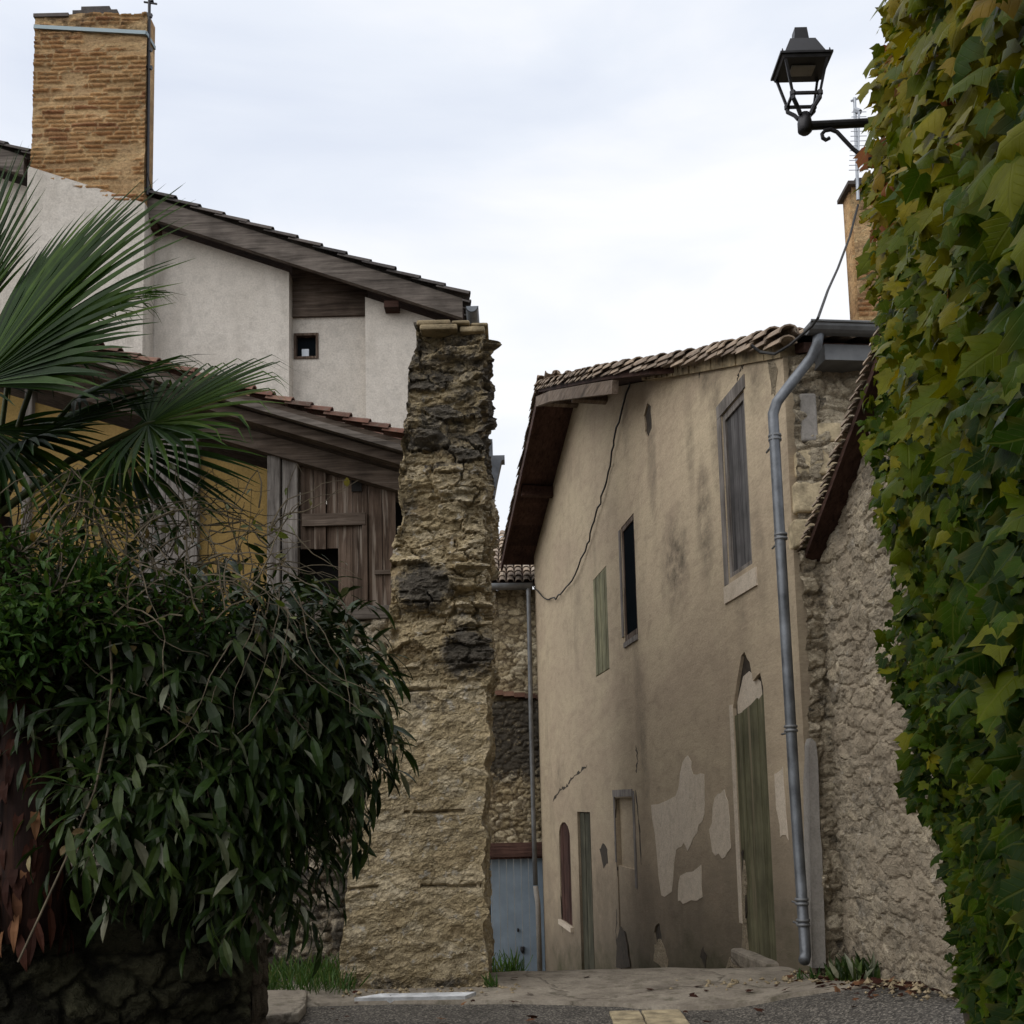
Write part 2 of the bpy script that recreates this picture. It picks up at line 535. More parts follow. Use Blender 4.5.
def m_plaster(name, base, alt, streak, damp=None, slope=0.0, grime=0.5, dark=(0.05, 0.045, 0.04), spots=(), ax=1.0):
    """lime render with blotches, rain streaks and a damp band above the ground"""
    m, g = newmat(name)
    c = g.coord()
    ca = g.coord((ax, ax, 1))
    n1, n2, n3 = g.noise(ca, 0.9, 7, 0.65, 0.5), g.noise(ca, 7, 7, 0.75), g.noise(ca, 45, 5, 0.75)
    n5 = g.noise(ca, 3.0, 8, 0.72, 0.8)
    col = g.mix(g.ramp(n1, [(0.38, 0.0), (0.62, 1.0)]), base, alt)
    col = g.mix(0.55, col, g.ramp(n2, [(0.3, 0.62), (0.5, 1.0), (0.7, 1.15)]), 'MULTIPLY')
    col = g.mix(0.55, col, g.ramp(n3, [(0.3, 0.55), (0.5, 1.0), (0.7, 1.25)]), 'MULTIPLY')
    col = g.mix(g.ramp(n5, [(0.56, 0.0), (0.60, 0.35), (0.75, 0.5)]), col, tuple(0.72 * x for x in alt))
    sv = g.noise(g.coord((1.4 * ax, 1.4 * ax, 0.25)), 1.5, 8, 0.72, 0.9)
    sm = g.noise(g.coord((0.5, 0.5, 0.35), loc=(3, 1, 2)), 1.1, 3, 0.5)
    f = g.math('MULTIPLY', g.ramp(sv, [(0.5, 0.0), (0.75, 1.0)]), g.ramp(sm, [(0.38, 0.0), (0.62, grime)]))
    col = g.mix(f, col, streak)
    sp = g.n('ShaderNodeSeparateXYZ', {0: c})
    for (u, z, ru, rz, k) in spots:      # mould stains with a place of their own on the wall
        a_ = g.math('DIVIDE', g.math('SUBTRACT', sp.outputs[0], u), ru)
        b_ = g.math('DIVIDE', g.math('SUBTRACT', sp.outputs[2], z), rz)
        dd = g.math('SQRT', g.math('ADD', g.math('MULTIPLY', a_, a_), g.math('MULTIPLY', b_, b_)))
        ff = g.math('SUBTRACT', g.math('ADD', g.math('SUBTRACT', 1.0, dd), g.math('MULTIPLY', sv, 1.5)), 0.75)
        ff = g.math('MULTIPLY', g.ramp(ff, [(0.0, 0.0), (0.6, 1.0)]), g.ramp(g.noise(g.coord((0.4, 0.4, 0.6)), 6, 8, 0.75), [(0.38, 0.05), (0.62, k)]))
        col = g.mix(ff, col, dark)
    if damp:
        hh = g.math('ADD', sp.outputs[2], g.math('MULTIPLY', g.math('MAXIMUM', sp.outputs[0], 0.2), slope))
        hn = g.math('ADD', hh, g.math('MULTIPLY', g.math('SUBTRACT', g.noise(g.coord((0.45, 0.45, 0.6)), 2.6, 8, 0.72), 0.5), 1.9))
        fd = g.n('ShaderNodeMapRange', {0: hn, 1: damp[0], 2: damp[1], 3: 0.88, 4: 0.0}).outputs[0]
        col = g.mix(fd, col, g.mix(n2, damp[2], tuple(x * 0.4 for x in damp[2])))
        f2 = g.n('ShaderNodeMapRange', {0: hn, 1: damp[1] * 0.7, 2: damp[1] * 2.6, 3: 0.6, 4: 0.0}).outputs[0]
        col = g.mix(g.math('MULTIPLY', f2, g.ramp(n5, [(0.3, 0.55), (0.6, 1.0)])), col, tuple(x * 0.52 for x in alt))
        moss = g.n('ShaderNodeMapRange', {0: hn, 1: 0.0, 2: 0.75, 3: 0.8, 4: 0.0}).outputs[0]
        col = g.mix(g.math('MULTIPLY', moss, g.ramp(n1, [(0.4, 0.1), (0.6, 1.0)])), col, (0.035, 0.04, 0.016))
    h = g.math('ADD', g.math('MULTIPLY', n3, 0.25), g.math('ADD', n2, g.math('MULTIPLY', n1, 2.0)))
    g.out(col, 0.93, g.bump(h, 0.35, 0.03), spec=0.12)
    return m


def m_tile(name, stops, lich):
    m, g = newmat(name)
    c = g.coord()
    r = g.n('ShaderNodeNewGeometry').outputs['Random Per Island']
    n1, n2 = g.noise(c, 6, 6, 0.7), g.noise(c, 26, 4, 0.7)
    col = g.ramp(r, stops)
    col = g.mix(0.7, col, g.ramp(n1, [(0.3, 0.45), (0.7, 1.2)]), 'MULTIPLY')
    col = g.mix(g.ramp(n2, [(0.5, 0.0), (0.65, 0.6)]), col, lich)
    g.out(col, 0.9, g.bump(g.math('ADD', n1, n2), 0.4, 0.01), spec=0.15)
    return m


M = {}
M['plaster'] = None  # set with the house
M['render'] = m_plaster('pale_render', (0.52, 0.48, 0.425), (0.575, 0.535, 0.48), (0.30, 0.27, 0.23), grime=0.8)
M['patch'] = m_plaster('lime_patch', (0.50, 0.425, 0.335), (0.54, 0.465, 0.375), (0.34, 0.28, 0.21), grime=0.5)
M['ochre'] = m_plaster('ochre_render', (0.20, 0.135, 0.045), (0.25, 0.165, 0.06), (0.11, 0.08, 0.045), grime=0.9)
M['cement'] = m_plaster('cement_render', (0.26, 0.24, 0.22), (0.31, 0.29, 0.26), (0.14, 0.13, 0.11), grime=0.6)
M['ruin'] = m_stone('ruin_stone', [(0.31, 0.235, 0.135), (0.44, 0.35, 0.21), (0.53, 0.43, 0.275), (0.60, 0.51, 0.355)], (0.49, 0.39, 0.23), darkc=(0.046, 0.041, 0.035), lich=(0.48, 0.455, 0.41), bump=0.9, cell=(4.0, 8), joint=0.035, tone=1.06)
M['rubble'] = m_stone('rubble_stone', [(0.24, 0.20, 0.14), (0.36, 0.305, 0.22), (0.46, 0.395, 0.29), (0.54, 0.465, 0.35)], (0.33, 0.27, 0.19), cell=(5.0, 8), joint=0.05, tone=1.1)
M['garden'] = m_stone('garden_stone', [(0.16, 0.14, 0.11), (0.30, 0.255, 0.19), (0.41, 0.345, 0.25), (0.50, 0.42, 0.30)], (0.37, 0.315, 0.235), lich=(0.44, 0.40, 0.34), bump=0.9, cell=(2.1, 5.5), joint=0.13, tone=1.12, coat=(0.385, 0.32, 0.235))
M['farstone'] = m_stone('far_stone', [(0.32, 0.255, 0.155), (0.48, 0.395, 0.25), (0.60, 0.51, 0.345), (0.68, 0.60, 0.44)], (0.15, 0.115, 0.075), cell=(3.2, 5.0), joint=0.07)
M['oldstone'] = m_stone('shade_dark_mossy_stone', [(0.022, 0.021, 0.014), (0.04, 0.038, 0.023), (0.06, 0.057, 0.034), (0.085, 0.08, 0.047)], (0.012, 0.011, 0.008), cell=(2.5, 3.5))  # mossy, with the shade under the shrub put into the low stone colour
M['endstone'] = m_stone('lit_end_stone', [(0.07, 0.055, 0.04), (0.10, 0.08, 0.055), (0.13, 0.105, 0.075), (0.15, 0.12, 0.09)], (0.06, 0.05, 0.035), cell=(4, 5))  # end of the same wall; its being lit is put into the colour
M['brick'] = m_stone('chimney_brick', [(0.26, 0.12, 0.05), (0.37, 0.20, 0.085), (0.45, 0.27, 0.125), (0.30, 0.145, 0.07)], (0.58, 0.44, 0.25), darkc=(0.05, 0.032, 0.02), cell=(1.6, 8.0), joint=0.01, bump=0.6)
M['ashlar'] = m_plain('ashlar_limestone', (0.42, 0.345, 0.225), 0.95, 0, 0.5, 9, 0.8, 0.1)
M['capstone'] = m_plain('cap_stone', (0.27, 0.215, 0.135), 0.95, 0, 0.6, 7, 0.7, 0.1)
M['tile'] = m_tile('canal_tile', [(0.0, (0.17, 0.13, 0.10)), (0.4, (0.28, 0.215, 0.165)), (0.8, (0.38, 0.29, 0.21)), (1.0, (0.42, 0.35, 0.28))], (0.30, 0.27, 0.22))
M['redtile'] = m_tile('red_tile', [(0.0, (0.10, 0.062, 0.048)), (0.5, (0.19, 0.095, 0.07)), (1.0, (0.26, 0.15, 0.11))], (0.13, 0.115, 0.095))
M['darktile'] = m_tile('dark_tile', [(0.0, (0.05, 0.045, 0.045)), (1.0, (0.13, 0.11, 0.10))], (0.12, 0.12, 0.11))
M['greywood_x'] = m_wood('grey_beam', (0.13, 0.11, 0.095), (0.22, 0.19, 0.165), 'x')
M['greywood'] = m_wood('grey_post_wood', (0.17, 0.15, 0.135), (0.30, 0.275, 0.25), 'z')
M['brownwood'] = m_wood('brown_plank', (0.085, 0.058, 0.042), (0.15, 0.11, 0.085), 'z', peel=(0.23, 0.19, 0.155))
M['brownwood_x'] = m_wood('brown_beam', (0.10, 0.075, 0.058), (0.17, 0.135, 0.11), 'x')
M['soffit'] = m_wood('soffit_board', (0.06, 0.032, 0.024), (0.095, 0.052, 0.04), 'x')
M['soffit_beam'] = m_wood('soffit_beam', (0.16, 0.12, 0.09), (0.24, 0.19, 0.15), 'x')
M['greendoor'] = m_wood('mossy_green_door', (0.11, 0.105, 0.06), (0.165, 0.155, 0.095), 'z', scale=0.45, peel=(0.20, 0.165, 0.11))
M['greenshut'] = m_wood('green_shutter', (0.22, 0.21, 0.125), (0.28, 0.27, 0.165), 'z', scale=0.5)
M['greyshut'] = m_wood('grey_shutter', (0.085, 0.08, 0.08), (0.125, 0.12, 0.118), 'z', scale=0.5)
M['redwood'] = m_wood('red_brown_board', (0.055, 0.027, 0.021), (0.085, 0.042, 0.033), 'z')
M['dulldoor'] = m_wood('dull_green_door', (0.06, 0.058, 0.038), (0.10, 0.095, 0.065), 'z', scale=0.5)
M['lintel'] = m_wood('red_brown_lintel', (0.10, 0.055, 0.045), (0.15, 0.085, 0.07), 'x')
M['blue'] = m_plain('blue_door_paint', (0.21, 0.265, 0.325), 0.7, 0, 0.18, 2, 0.1)
M['zinc'] = m_plain('zinc', (0.15, 0.16, 0.175), 0.48, 0.55, 0.5, 4, 0.2)
M['zincdull'] = m_plain('weathered_zinc', (0.17, 0.175, 0.18), 0.6, 0.5, 0.3, 5, 0.15)
M['black'] = m_plain('dark_painted_iron', (0.022, 0.021, 0.024), 0.45, 0.3, 0.3, 20, 0.05, 0.5)
M['lampglass'] = m_plain('frosted_lamp_plate', (0.32, 0.29, 0.28), 0.35, 0.0, 0.1, 20, 0.0)
M['steel'] = m_plain('galvanised_steel', (0.34, 0.36, 0.39), 0.45, 0.8, 0.15, 10, 0.05)
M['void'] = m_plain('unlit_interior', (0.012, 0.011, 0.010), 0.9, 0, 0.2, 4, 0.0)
M['crack'] = m_plain('fissure_earth_and_hole_shade', (0.045, 0.035, 0.025), 0.95, 0, 0.5, 12, 0.3)  # dark brown; also painted in as the shade inside the small wall holes
M['glass'] = m_plain('dark_window_glass', (0.007, 0.009, 0.011), 0.9, 0, 0.1, 2, 0.02, 0.0)
M['cable'] = m_plain('cable_sheath', (0.02, 0.019, 0.018), 0.6, 0, 0.2, 20, 0.05)
M['white'] = m_plain('chalky_white_paint', (0.52, 0.53, 0.54), 0.85, 0, 0.35, 9, 0.25)
M['strap'] = m_plain('bluish_strap_metal', (0.22, 0.27, 0.29), 0.5, 0.5, 0.15, 10, 0.05)
M['twig'] = m_plain('twig_bark', (0.13, 0.105, 0.07), 0.85, 0, 0.4, 10, 0.2)
M['darktwig'] = m_plain('dark_twig_bark', (0.045, 0.035, 0.022), 0.85, 0, 0.4, 10, 0.2)
M['petiole'] = m_plain('palm_petiole', (0.06, 0.075, 0.025), 0.55, 0, 0.3, 10, 0.1)
M['fibre'] = m_wood('palm_fibre', (0.018, 0.008, 0.006), (0.042, 0.018, 0.011), 'z')
M['ivy'] = m_leaf('ivy_leaf', [(0.0, (0.010, 0.026, 0.002)), (0.22, (0.032, 0.064, 0.003)), (0.45, (0.085, 0.105, 0.004)), (0.78, (0.19, 0.16, 0.006)), (0.95, (0.22, 0.155, 0.016)), (1.0, (0.19, 0.065, 0.02))], 0.4, 0.32, 0.07, vein=(0.14, 0.145, 0.03))
M['laurel'] = m_leaf('shrub_leaf', [(0.0, (0.008, 0.018, 0.004)), (0.5, (0.022, 0.043, 0.009)), (0.70, (0.050, 0.078, 0.016)), (0.80, (0.11, 0.125, 0.07)), (0.90, (0.22, 0.23, 0.17)), (1.0, (0.17, 0.13, 0.05))], 0.4, 0.12, 0.2)  # palest stops put bright leaf highlights into the colour, besides grey undersides
M['bright'] = m_leaf('bright_shrub_leaf', [(0.0, (0.02, 0.055, 0.010)), (0.7, (0.045, 0.10, 0.017)), (1.0, (0.10, 0.16, 0.03))], 0.42, 0.28, 0.2)
M['lime'] = m_leaf('bramble_leaf', [(0.0, (0.07, 0.105, 0.015)), (0.6, (0.15, 0.165, 0.025)), (1.0, (0.17, 0.11, 0.05))], 0.5, 0.3)
M['palm'] = m_leaf('palm_blade', [(0.0, (0.010, 0.026, 0.008)), (0.5, (0.026, 0.062, 0.010)), (0.85, (0.065, 0.12, 0.018)), (1.0, (0.11, 0.135, 0.035))], 0.55, 0.25, 0.2)
M['deadleaf'] = m_leaf('dead_leaf', [(0.0, (0.024, 0.009, 0.006)), (0.7, (0.05, 0.018, 0.011)), (1.0, (0.22, 0.11, 0.055))], 0.7, 0.12, 0.08)
M['grass'] = m_leaf('grass_blade', [(0.0, (0.03, 0.075, 0.012)), (0.7, (0.06, 0.13, 0.02)), (1.0, (0.14, 0.15, 0.05))], 0.5, 0.3)

# ------------------------------------------------------------------ ground


def gz(x, y):
    """height of the lane: level to the crest, then steeply down between the houses; banked up along the right-hand wall"""
    x, y = np.asarray(x, float), np.asarray(y, float)
    t = np.clip(y - 9.3, 0, 17)
    z = -0.168 * t * np.clip(t / 1.0, 0.0, 1.0)
    s = np.clip((x - 1.5) / 1.2, 0, 1)
    s = s * s * (3 - 2 * s)
    k = np.clip((9.2 - y) / 2.5, 0, 1)
    return z + 0.26 * s * k * k * (3 - 2 * k)


def ground_sheet(name, mat, xs, ys, dz, keep=None, wob=0.0):
    X, Y = np.meshgrid(xs, ys)
    Z = gz(X, Y) + dz + wob * (fbm(X * 2, Y * 2, 5) - 0.5)
    V = np.stack([X, Y, Z], -1).reshape(-1, 3)
    nx, ny = len(xs), len(ys)
    idx = np.arange(nx * ny).reshape(ny, nx)
    q = np.stack([idx[:-1, :-1], idx[:-1, 1:], idx[1:, 1:], idx[1:, :-1]], -1).reshape(-1, 4)
    if keep is not None:
        xc = (X[:-1, :-1] + X[1:, 1:]).ravel() / 2
        yc = (Y[:-1, :-1] + Y[1:, 1:]).ravel() / 2
        q = q[keep(xc, yc)]
    o = build(name, V, q.tolist(), mat, None, True)
    o['kind'] = 'structure'
    return o


m, g = newmat('bare_earth')
c = g.coord()
g.out(g.ramp(g.noise(c, 3, 6, 0.7), [(0.3, (0.03, 0.025, 0.017)), (0.7, (0.09, 0.075, 0.05))]), 0.95, g.bump(g.noise(c, 30, 5, 0.7), 0.5, 0.03))
M['earth'] = m
m, g = newmat('asphalt')
c = g.coord()
v = g.n('ShaderNodeTexVoronoi', {'Vector': c, 'Scale': 75})
sp_ = g.ramp(v.outputs['Color'], [(0.2, (0.04, 0.036, 0.031)), (0.6, (0.095, 0.085, 0.073)), (0.9, (0.24, 0.215, 0.18))])
col = g.mix(0.6, sp_, g.ramp(g.noise(c, 2.2, 5, 0.6), [(0.3, 0.5), (0.7, 1.2)]), 'MULTIPLY')
g.out(col, 0.9, g.bump(v.outputs['Distance'], 0.7, 0.01))
M['asphalt'] = m
m, g = newmat('worn_concrete')
c = g.coord()
n1 = g.noise(c, 2.5, 6, 0.65)
col = g.ramp(n1, [(0.25, (0.12, 0.10, 0.08)), (0.5, (0.25, 0.215, 0.17)), (0.75, (0.34, 0.30, 0.24))])
col = g.mix(0.6, col, g.ramp(g.noise(c, 35, 4, 0.7), [(0.3, 0.6), (0.7, 1.2)]), 'MULTIPLY')
nz = g.n('ShaderNodeTexNoise', {'Vector': c, 'Scale': 3.0, 'Detail': 5}).outputs['Color']
wc = g.n('ShaderNodeVectorMath', {0: c, 1: g.n('ShaderNodeVectorMath', {0: nz, 'Scale': 0.5}, operation='SCALE').outputs[0]}, operation='ADD').outputs[0]
vv = g.n('ShaderNodeTexVoronoi', {'Vector': wc, 'Scale': 0.6}, feature='DISTANCE_TO_EDGE').outputs['Distance']
col = g.mix(g.ramp(vv, [(0.002, 0.6), (0.010, 0.0)]), col, (0.06, 0.05, 0.035))
n5 = g.noise(c, 6, 6, 0.7)
col = g.mix(g.ramp(n5, [(0.52, 0.0), (0.66, 0.75)]), col, (0.085, 0.075, 0.05))
g.out(col, 0.92, g.bump(g.math('ADD', g.noise(c, 20, 5, 0.7), g.ramp(vv, [(0.0, 0.0), (0.02, 1.0)])), 0.6, 0.02))
M['concrete'] = m
M['channel'] = m_plain('yellow_limestone', (0.33, 0.27, 0.17), 0.9, 0, 0.5, 9, 0.6)

XS = np.concatenate([np.linspace(-400, -8, 12), np.linspace(-6, 6, 61), np.linspace(8, 400, 12)])
YS = np.concatenate([np.linspace(-300, -4, 8), np.linspace(-2, 28, 151), np.linspace(32, 600, 12)])
ground_sheet('ground', M['earth'], XS, YS, -0.02)
kerb_line = lambda x: np.interp(x, [-2.2, -1.0, 0.0, 0.75, 1.0, 1.4, 2.0, 2.8], [8.3, 8.35, 8.25, 8.05, 7.85, 7.85, 8.0, 7.75])
ground_sheet('road', M['asphalt'], np.arange(-2.3, 3.0, 0.1), np.arange(0.0, 9.0, 0.1), 0.0, wob=0.012)
xs = np.arange(-2.0, 3.6, 0.05)
X, T = np.meshgrid(xs, np.linspace(0, 1, 60) ** 1.8)
Y = kerb_line(X) + 0.02 * (fbm(X * 5, X * 0, 3) - 0.5) + T * 18
Z = gz(X, Y) + 0.03 + 0.05 * (fbm(X * 1.5, Y * 1.5, 8) - 0.5) * np.clip(T * 60, 0.1, 1)
V = np.stack([X, Y, Z], -1).reshape(-1, 3)
lo = np.stack([xs, kerb_line(xs) - 0.012, gz(xs, kerb_line(xs)) - 0.05], -1)
idx = np.arange(X.size).reshape(X.shape)
q = np.stack([idx[:-1, :-1], idx[:-1, 1:], idx[1:, 1:], idx[1:, :-1]], -1).reshape(-1, 4).tolist()
n0 = len(V)
q += [[n0 + i, n0 + i + 1, i + 1, i] for i in range(len(xs) - 1)]
o = build('lane', np.vstack([V, lo]), q, M['concrete'], None, True)
o['kind'] = 'structure'
# limestone drainage channel crossing the asphalt
mb = MB()
rr = random.Random(3)
for k in range(9):
    y1 = 7.78 - k * 0.30
    for x0, x1 in ((0.64, 0.86), (0.87, 1.15)):
        mb.box((x0 - 0.03 * k / 4 + rr.uniform(0, .01), y1 - 0.28, 0.0), (x1 - 0.02 * k / 4, y1, 0.022 + rr.uniform(0, 0.008)))
o = bevel(mb.make('channel', M['channel']), 0.008)
o['kind'] = 'structure'

# ------------------------------------------------------------------ the gable house on the right
HO = Vector((2.486, 9.0, 0))
ha = Vector((-1.866, 16.05, 0)).normalized()
hn = Vector((-ha.y, ha.x, 0))                 # outward, to the left
H_RZ = math.atan2(ha.y, ha.x)


def hu(px, py):
    p = meet(px, py, HO, hn)
    return ((p - HO).dot(ha), p.z)


def hp(u, z, d=0.0):
    return HO + ha * u + Vector((0, 0, z)) + hn * d


def hrect(l, r, t, b):
    ym = (t + b) / 2
    ul, ur = hu(r, ym)[0], hu(l, ym)[0]
    xm = (l + r) / 2
    return ul, ur, hu(xm, b)[1], hu(xm, t)[1]


z_near = hu(798, 338)[1]
u_r, z_r = hu(577, 394)
u_f, z_f = hu(534, 557)
UL = 16.16
win = hrect(724.5, 748.5, 398, 574)
mid = hrect(622.5, 636, 518, 640)
shut = hrect(594.5, 608, 571, 674)
tall = hrect(738.5, 770, 688, 958)
arch = hrect(560, 571, 822, 922)
low = hrect(579.5, 592.5, 812, 976)
blk = hrect(618, 636, 798, 978)
rect = lambda q: [(q[0], q[2]), (q[1], q[2]), (q[1], q[3]), (q[0], q[3])]
house = thing('gable_house', 'tall beige rendered house with peeling stained gable wall and canal tile roof', 'house', HO, H_RZ)
spots = []
for (px, py, ru, rz, k) in ((676, 560, 0.8, 0.75, 0.85), (704, 520, 0.45, 0.9, 0.75), (652, 470, 0.3, 1.2, 0.5), (690, 450, 0.25, 1.0, 0.5), (716, 430, 0.3, 0.9, 0.6), (690, 930, 1.6, 0.5, 0.6), (640, 710, 0.4, 0.9, 0.35), (645, 775, 0.3, 0.8, 0.5), (740, 600, 0.25, 0.9, 0.4), (600, 900, 3.0, 0.9, 0.6), (560, 780, 0.8, 0.5, 0.5), (625, 420, 0.25, 0.8, 0.35), (760, 560, 0.2, 0.9, 0.35), (705, 370, 0.3, 0.5, 0.6), (755, 370, 0.25, 0.5, 0.6)):
    u, z = hu(px, py)
    spots.append((u, z, ru, rz, k))
M['plaster'] = m_plaster('beige_render', (0.48, 0.395, 0.275), (0.42, 0.335, 0.24), (0.20, 0.165, 0.12), damp=(0.5, 1.9, (0.115, 0.10, 0.082)), slope=0.16, ax=0.38, grime=0.75, dark=(0.075, 0.062, 0.047), spots=spots)
ah = [(arch[0], arch[2]), (arch[1], arch[2]), (arch[1], arch[3] - 0.3)] + [((arch[0] + arch[1]) / 2 + (arch[1] - arch[0]) / 2 * math.cos(t), arch[3] - 0.3 + 0.3 * math.sin(t)) for t in np.linspace(0.3, math.pi - 0.3, 6)] + [(arch[0], arch[3] - 0.3)]
tz = tall[3]
tw_ = tall[1] - tall[0]
th = [(tall[0], tall[2]), (tall[1], tall[2]), (tall[1], tz - 0.14), (tall[1] - 0.16 * tw_, tz + 0.10), (tall[1] - 0.24 * tw_, tz + 0.21), (tall[1] - 0.36 * tw_, tz + 0.36), (tall[1] - 0.47 * tw_, tz + 0.39), (tall[1] - 0.56 * tw_, tz + 0.30), (tall[1] - 0.62 * tw_, tz + 0.27), (tall[1] - 0.70 * tw_, tz + 0.07), (tall[0] + 0.16 * tw_, tz + 0.11), (tall[0] + 0.07 * tw_, tz + 0.13), (tall[0], tz - 0.02)]
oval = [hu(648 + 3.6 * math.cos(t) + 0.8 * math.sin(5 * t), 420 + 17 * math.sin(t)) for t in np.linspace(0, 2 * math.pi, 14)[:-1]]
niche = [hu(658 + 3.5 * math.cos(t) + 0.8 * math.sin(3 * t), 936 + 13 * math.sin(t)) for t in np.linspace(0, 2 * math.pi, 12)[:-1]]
outline = [(0, -0.4), (UL, -3.6), (UL, z_f), (u_f, z_f), (u_r, z_r), (0, z_near)]
if UL <= u_f + 0.02:
    outline.pop(2)
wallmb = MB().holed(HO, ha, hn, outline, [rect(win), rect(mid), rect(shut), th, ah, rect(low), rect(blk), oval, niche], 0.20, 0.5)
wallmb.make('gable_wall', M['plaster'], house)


def hbox(u0, u1, z0, z1, d0, d1):
    """box on the gable wall between distances d0..d1 in front of it"""
    return [hp(u0, z0, d0), hp(u1, z0, d0), hp(u1, z1, d0), hp(u0, z1, d0)], hn * (d1 - d0)


# interior so that openings look into a dark room
MB().prism(*hbox(-0.0, UL, -3.6, z_near - 0.2, -0.52, -0.6)).make('back_lining', M['void'], house)
# near upper window: grey closed shutter deep in its reveal, timber frame
mb = MB()
for a_, b_ in (((win[0], win[0] + 0.07), (win[2], win[3])), ((win[1] - 0.07, win[1]), (win[2], win[3])), ((win[0] + 0.07, win[1] - 0.07), (win[3] - 0.08, win[3])), ((win[0] + 0.07, win[1] - 0.07), (win[2], win[2] + 0.05))):
    mb.prism(*hbox(a_[0], a_[1], b_[0], b_[1], -0.12, -0.012))
wf = bevel(mb.make('window', M['greywood'], house), 0.006)
mb = MB()
k = 5
for i in range(k):
    a_ = win[0] + 0.075 + i * (win[1] - win[0] - 0.15) / k
    mb.prism(*hbox(a_ + 0.004, a_ + (win[1] - win[0] - 0.15) / k - 0.004, win[2] + 0.055, win[3] - 0.085, -0.09, -0.035))
sg = mb.make('shutter', M['greyshut'], wf)
mb = MB()
mb.prism(*hbox(win[0] - 0.05, win[1] + 0.12, win[3] + 0.002, win[3] + 0.14, -0.05, 0.012))
mb.prism(*hbox(win[1] + 0.002, win[1] + 0.13, win[2] - 0.05, win[3] - 0.001, -0.05, 0.010))
mb.make('surround', M['greywood'], wf)
MB().prism(*hbox(win[0] - 0.12, win[1] + 0.14, win[2] - 0.24, win[2] - 0.06, -0.02, 0.018)).make('sill', M['patch'], wf)
# second window: casement with dark panes
mb = MB()
for a_, b_ in (((mid[0], mid[0] + 0.07), (mid[2], mid[3])), ((mid[1] - 0.07, mid[1]), (mid[2], mid[3])), ((mid[0] + 0.07, mid[1] - 0.07), (mid[3] - 0.08, mid[3])), ((mid[0] + 0.07, mid[1] - 0.07), (mid[2], mid[2] + 0.10))):
    mb.prism(*hbox(a_[0], a_[1], b_[0], b_[1], -0.12, -0.008))
wf = bevel(mb.make('window', M['brownwood'], house), 0.006)
MB().prism(*hbox(mid[0] + 0.05, mid[1] - 0.05, mid[2] + 0.05, mid[3] - 0.05, -0.05, -0.028)).make('pane', M['glass'], wf)
mb = MB()
mb.prism(*hbox(mid[1] + 0.002, mid[1] + 0.12, mid[2] + 0.1, mid[3] - 0.02, -0.05, 0.016))
mb.make('surround', M['greywood'], wf)
MB().prism(*hbox(mid[0], mid[1], mid[2] - 0.08, mid[2] - 0.002, -0.15, 0.025)).make('sill', M['greywood'], wf)
# closed green shutters
mb = MB()
k = 6
wd = (shut[1] - shut[0]) / k
for i in range(k):
    mb.prism(*hbox(shut[0] + i * wd + 0.006, shut[0] + (i + 1) * wd - 0.006, shut[2] + 0.02, shut[3] - 0.01, -0.08, -0.004 + 0.006 * (i % 2)))
sh = mb.make('shutter', M['greenshut'], house, label='pair of closed green board shutters')
# tall blocked green door
mb = MB()
k = 4
wd = (tall[1] - tall[0]) / k
for i in range(k):
    mb.prism([hp(tall[0] + i * wd + 0.003, tall[2] + 0.05, -0.11), hp(tall[0] + (i + 1) * wd - 0.003, tall[2] + 0.05, -0.11), hp(tall[0] + (i + 1) * wd - 0.003, tz - 0.13 - 0.03 * i, -0.11), hp(tall[0] + i * wd + 0.003, tz - 0.05 - 0.05 * i, -0.11)], hn * (0.092 + 0.006 * (i % 2)))
mb.make('door', M['greendoor'], house, label='tall narrow moss green plank door under a broken opening')
mb = MB()
mb.prism([hp(tall[0] + 0.10, tz - 0.25, -0.09), hp(tall[1] - 0.05, tz - 0.2, -0.09), hp(tall[1] - 0.05, tz - 0.08, -0.09), hp(tall[1] - 0.30 * tw_, tz + 0.16, -0.09), hp(tall[1] - 0.5 * tw_, tz + 0.19, -0.09), hp(tall[0] + 0.16 * tw_, tz + 0.05, -0.09)], hn * 0.06)
mb.make('broken_board', M['patch'], house)
MB().prism(*hbox(tall[0] + 0.003, tall[1] - 0.003, tz - 0.3, tz + 0.75, -0.16, -0.035)).make('masonry_and_hole_shade', M['crack'], house)
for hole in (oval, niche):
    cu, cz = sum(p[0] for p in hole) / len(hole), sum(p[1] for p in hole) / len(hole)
    MB().prism([hp(cu + (u_ - cu) * 0.97, cz + (z_ - cz) * 0.97, -0.1) for u_, z_ in hole], hn * 0.08).make('masonry_and_hole_shade', M['crack'], house)  # dark plug just behind the face; its colour stands for the hole's shade
mb = MB()
mb.prism(*hbox(tall[1] + 0.002, tall[1] + 0.09, tall[2] + 0.3, tz - 0.1, -0.02, 0.012))
mb.make('door_surround', M['patch'], house)
mb = MB()
mb.prism(*hbox(tall[0] - 0.05, tall[1] + 0.1, -0.15, tall[2] + 0.05, -0.3, 0.12))
bevel(mb.make('door_step', M['concrete'], house), 0.03)
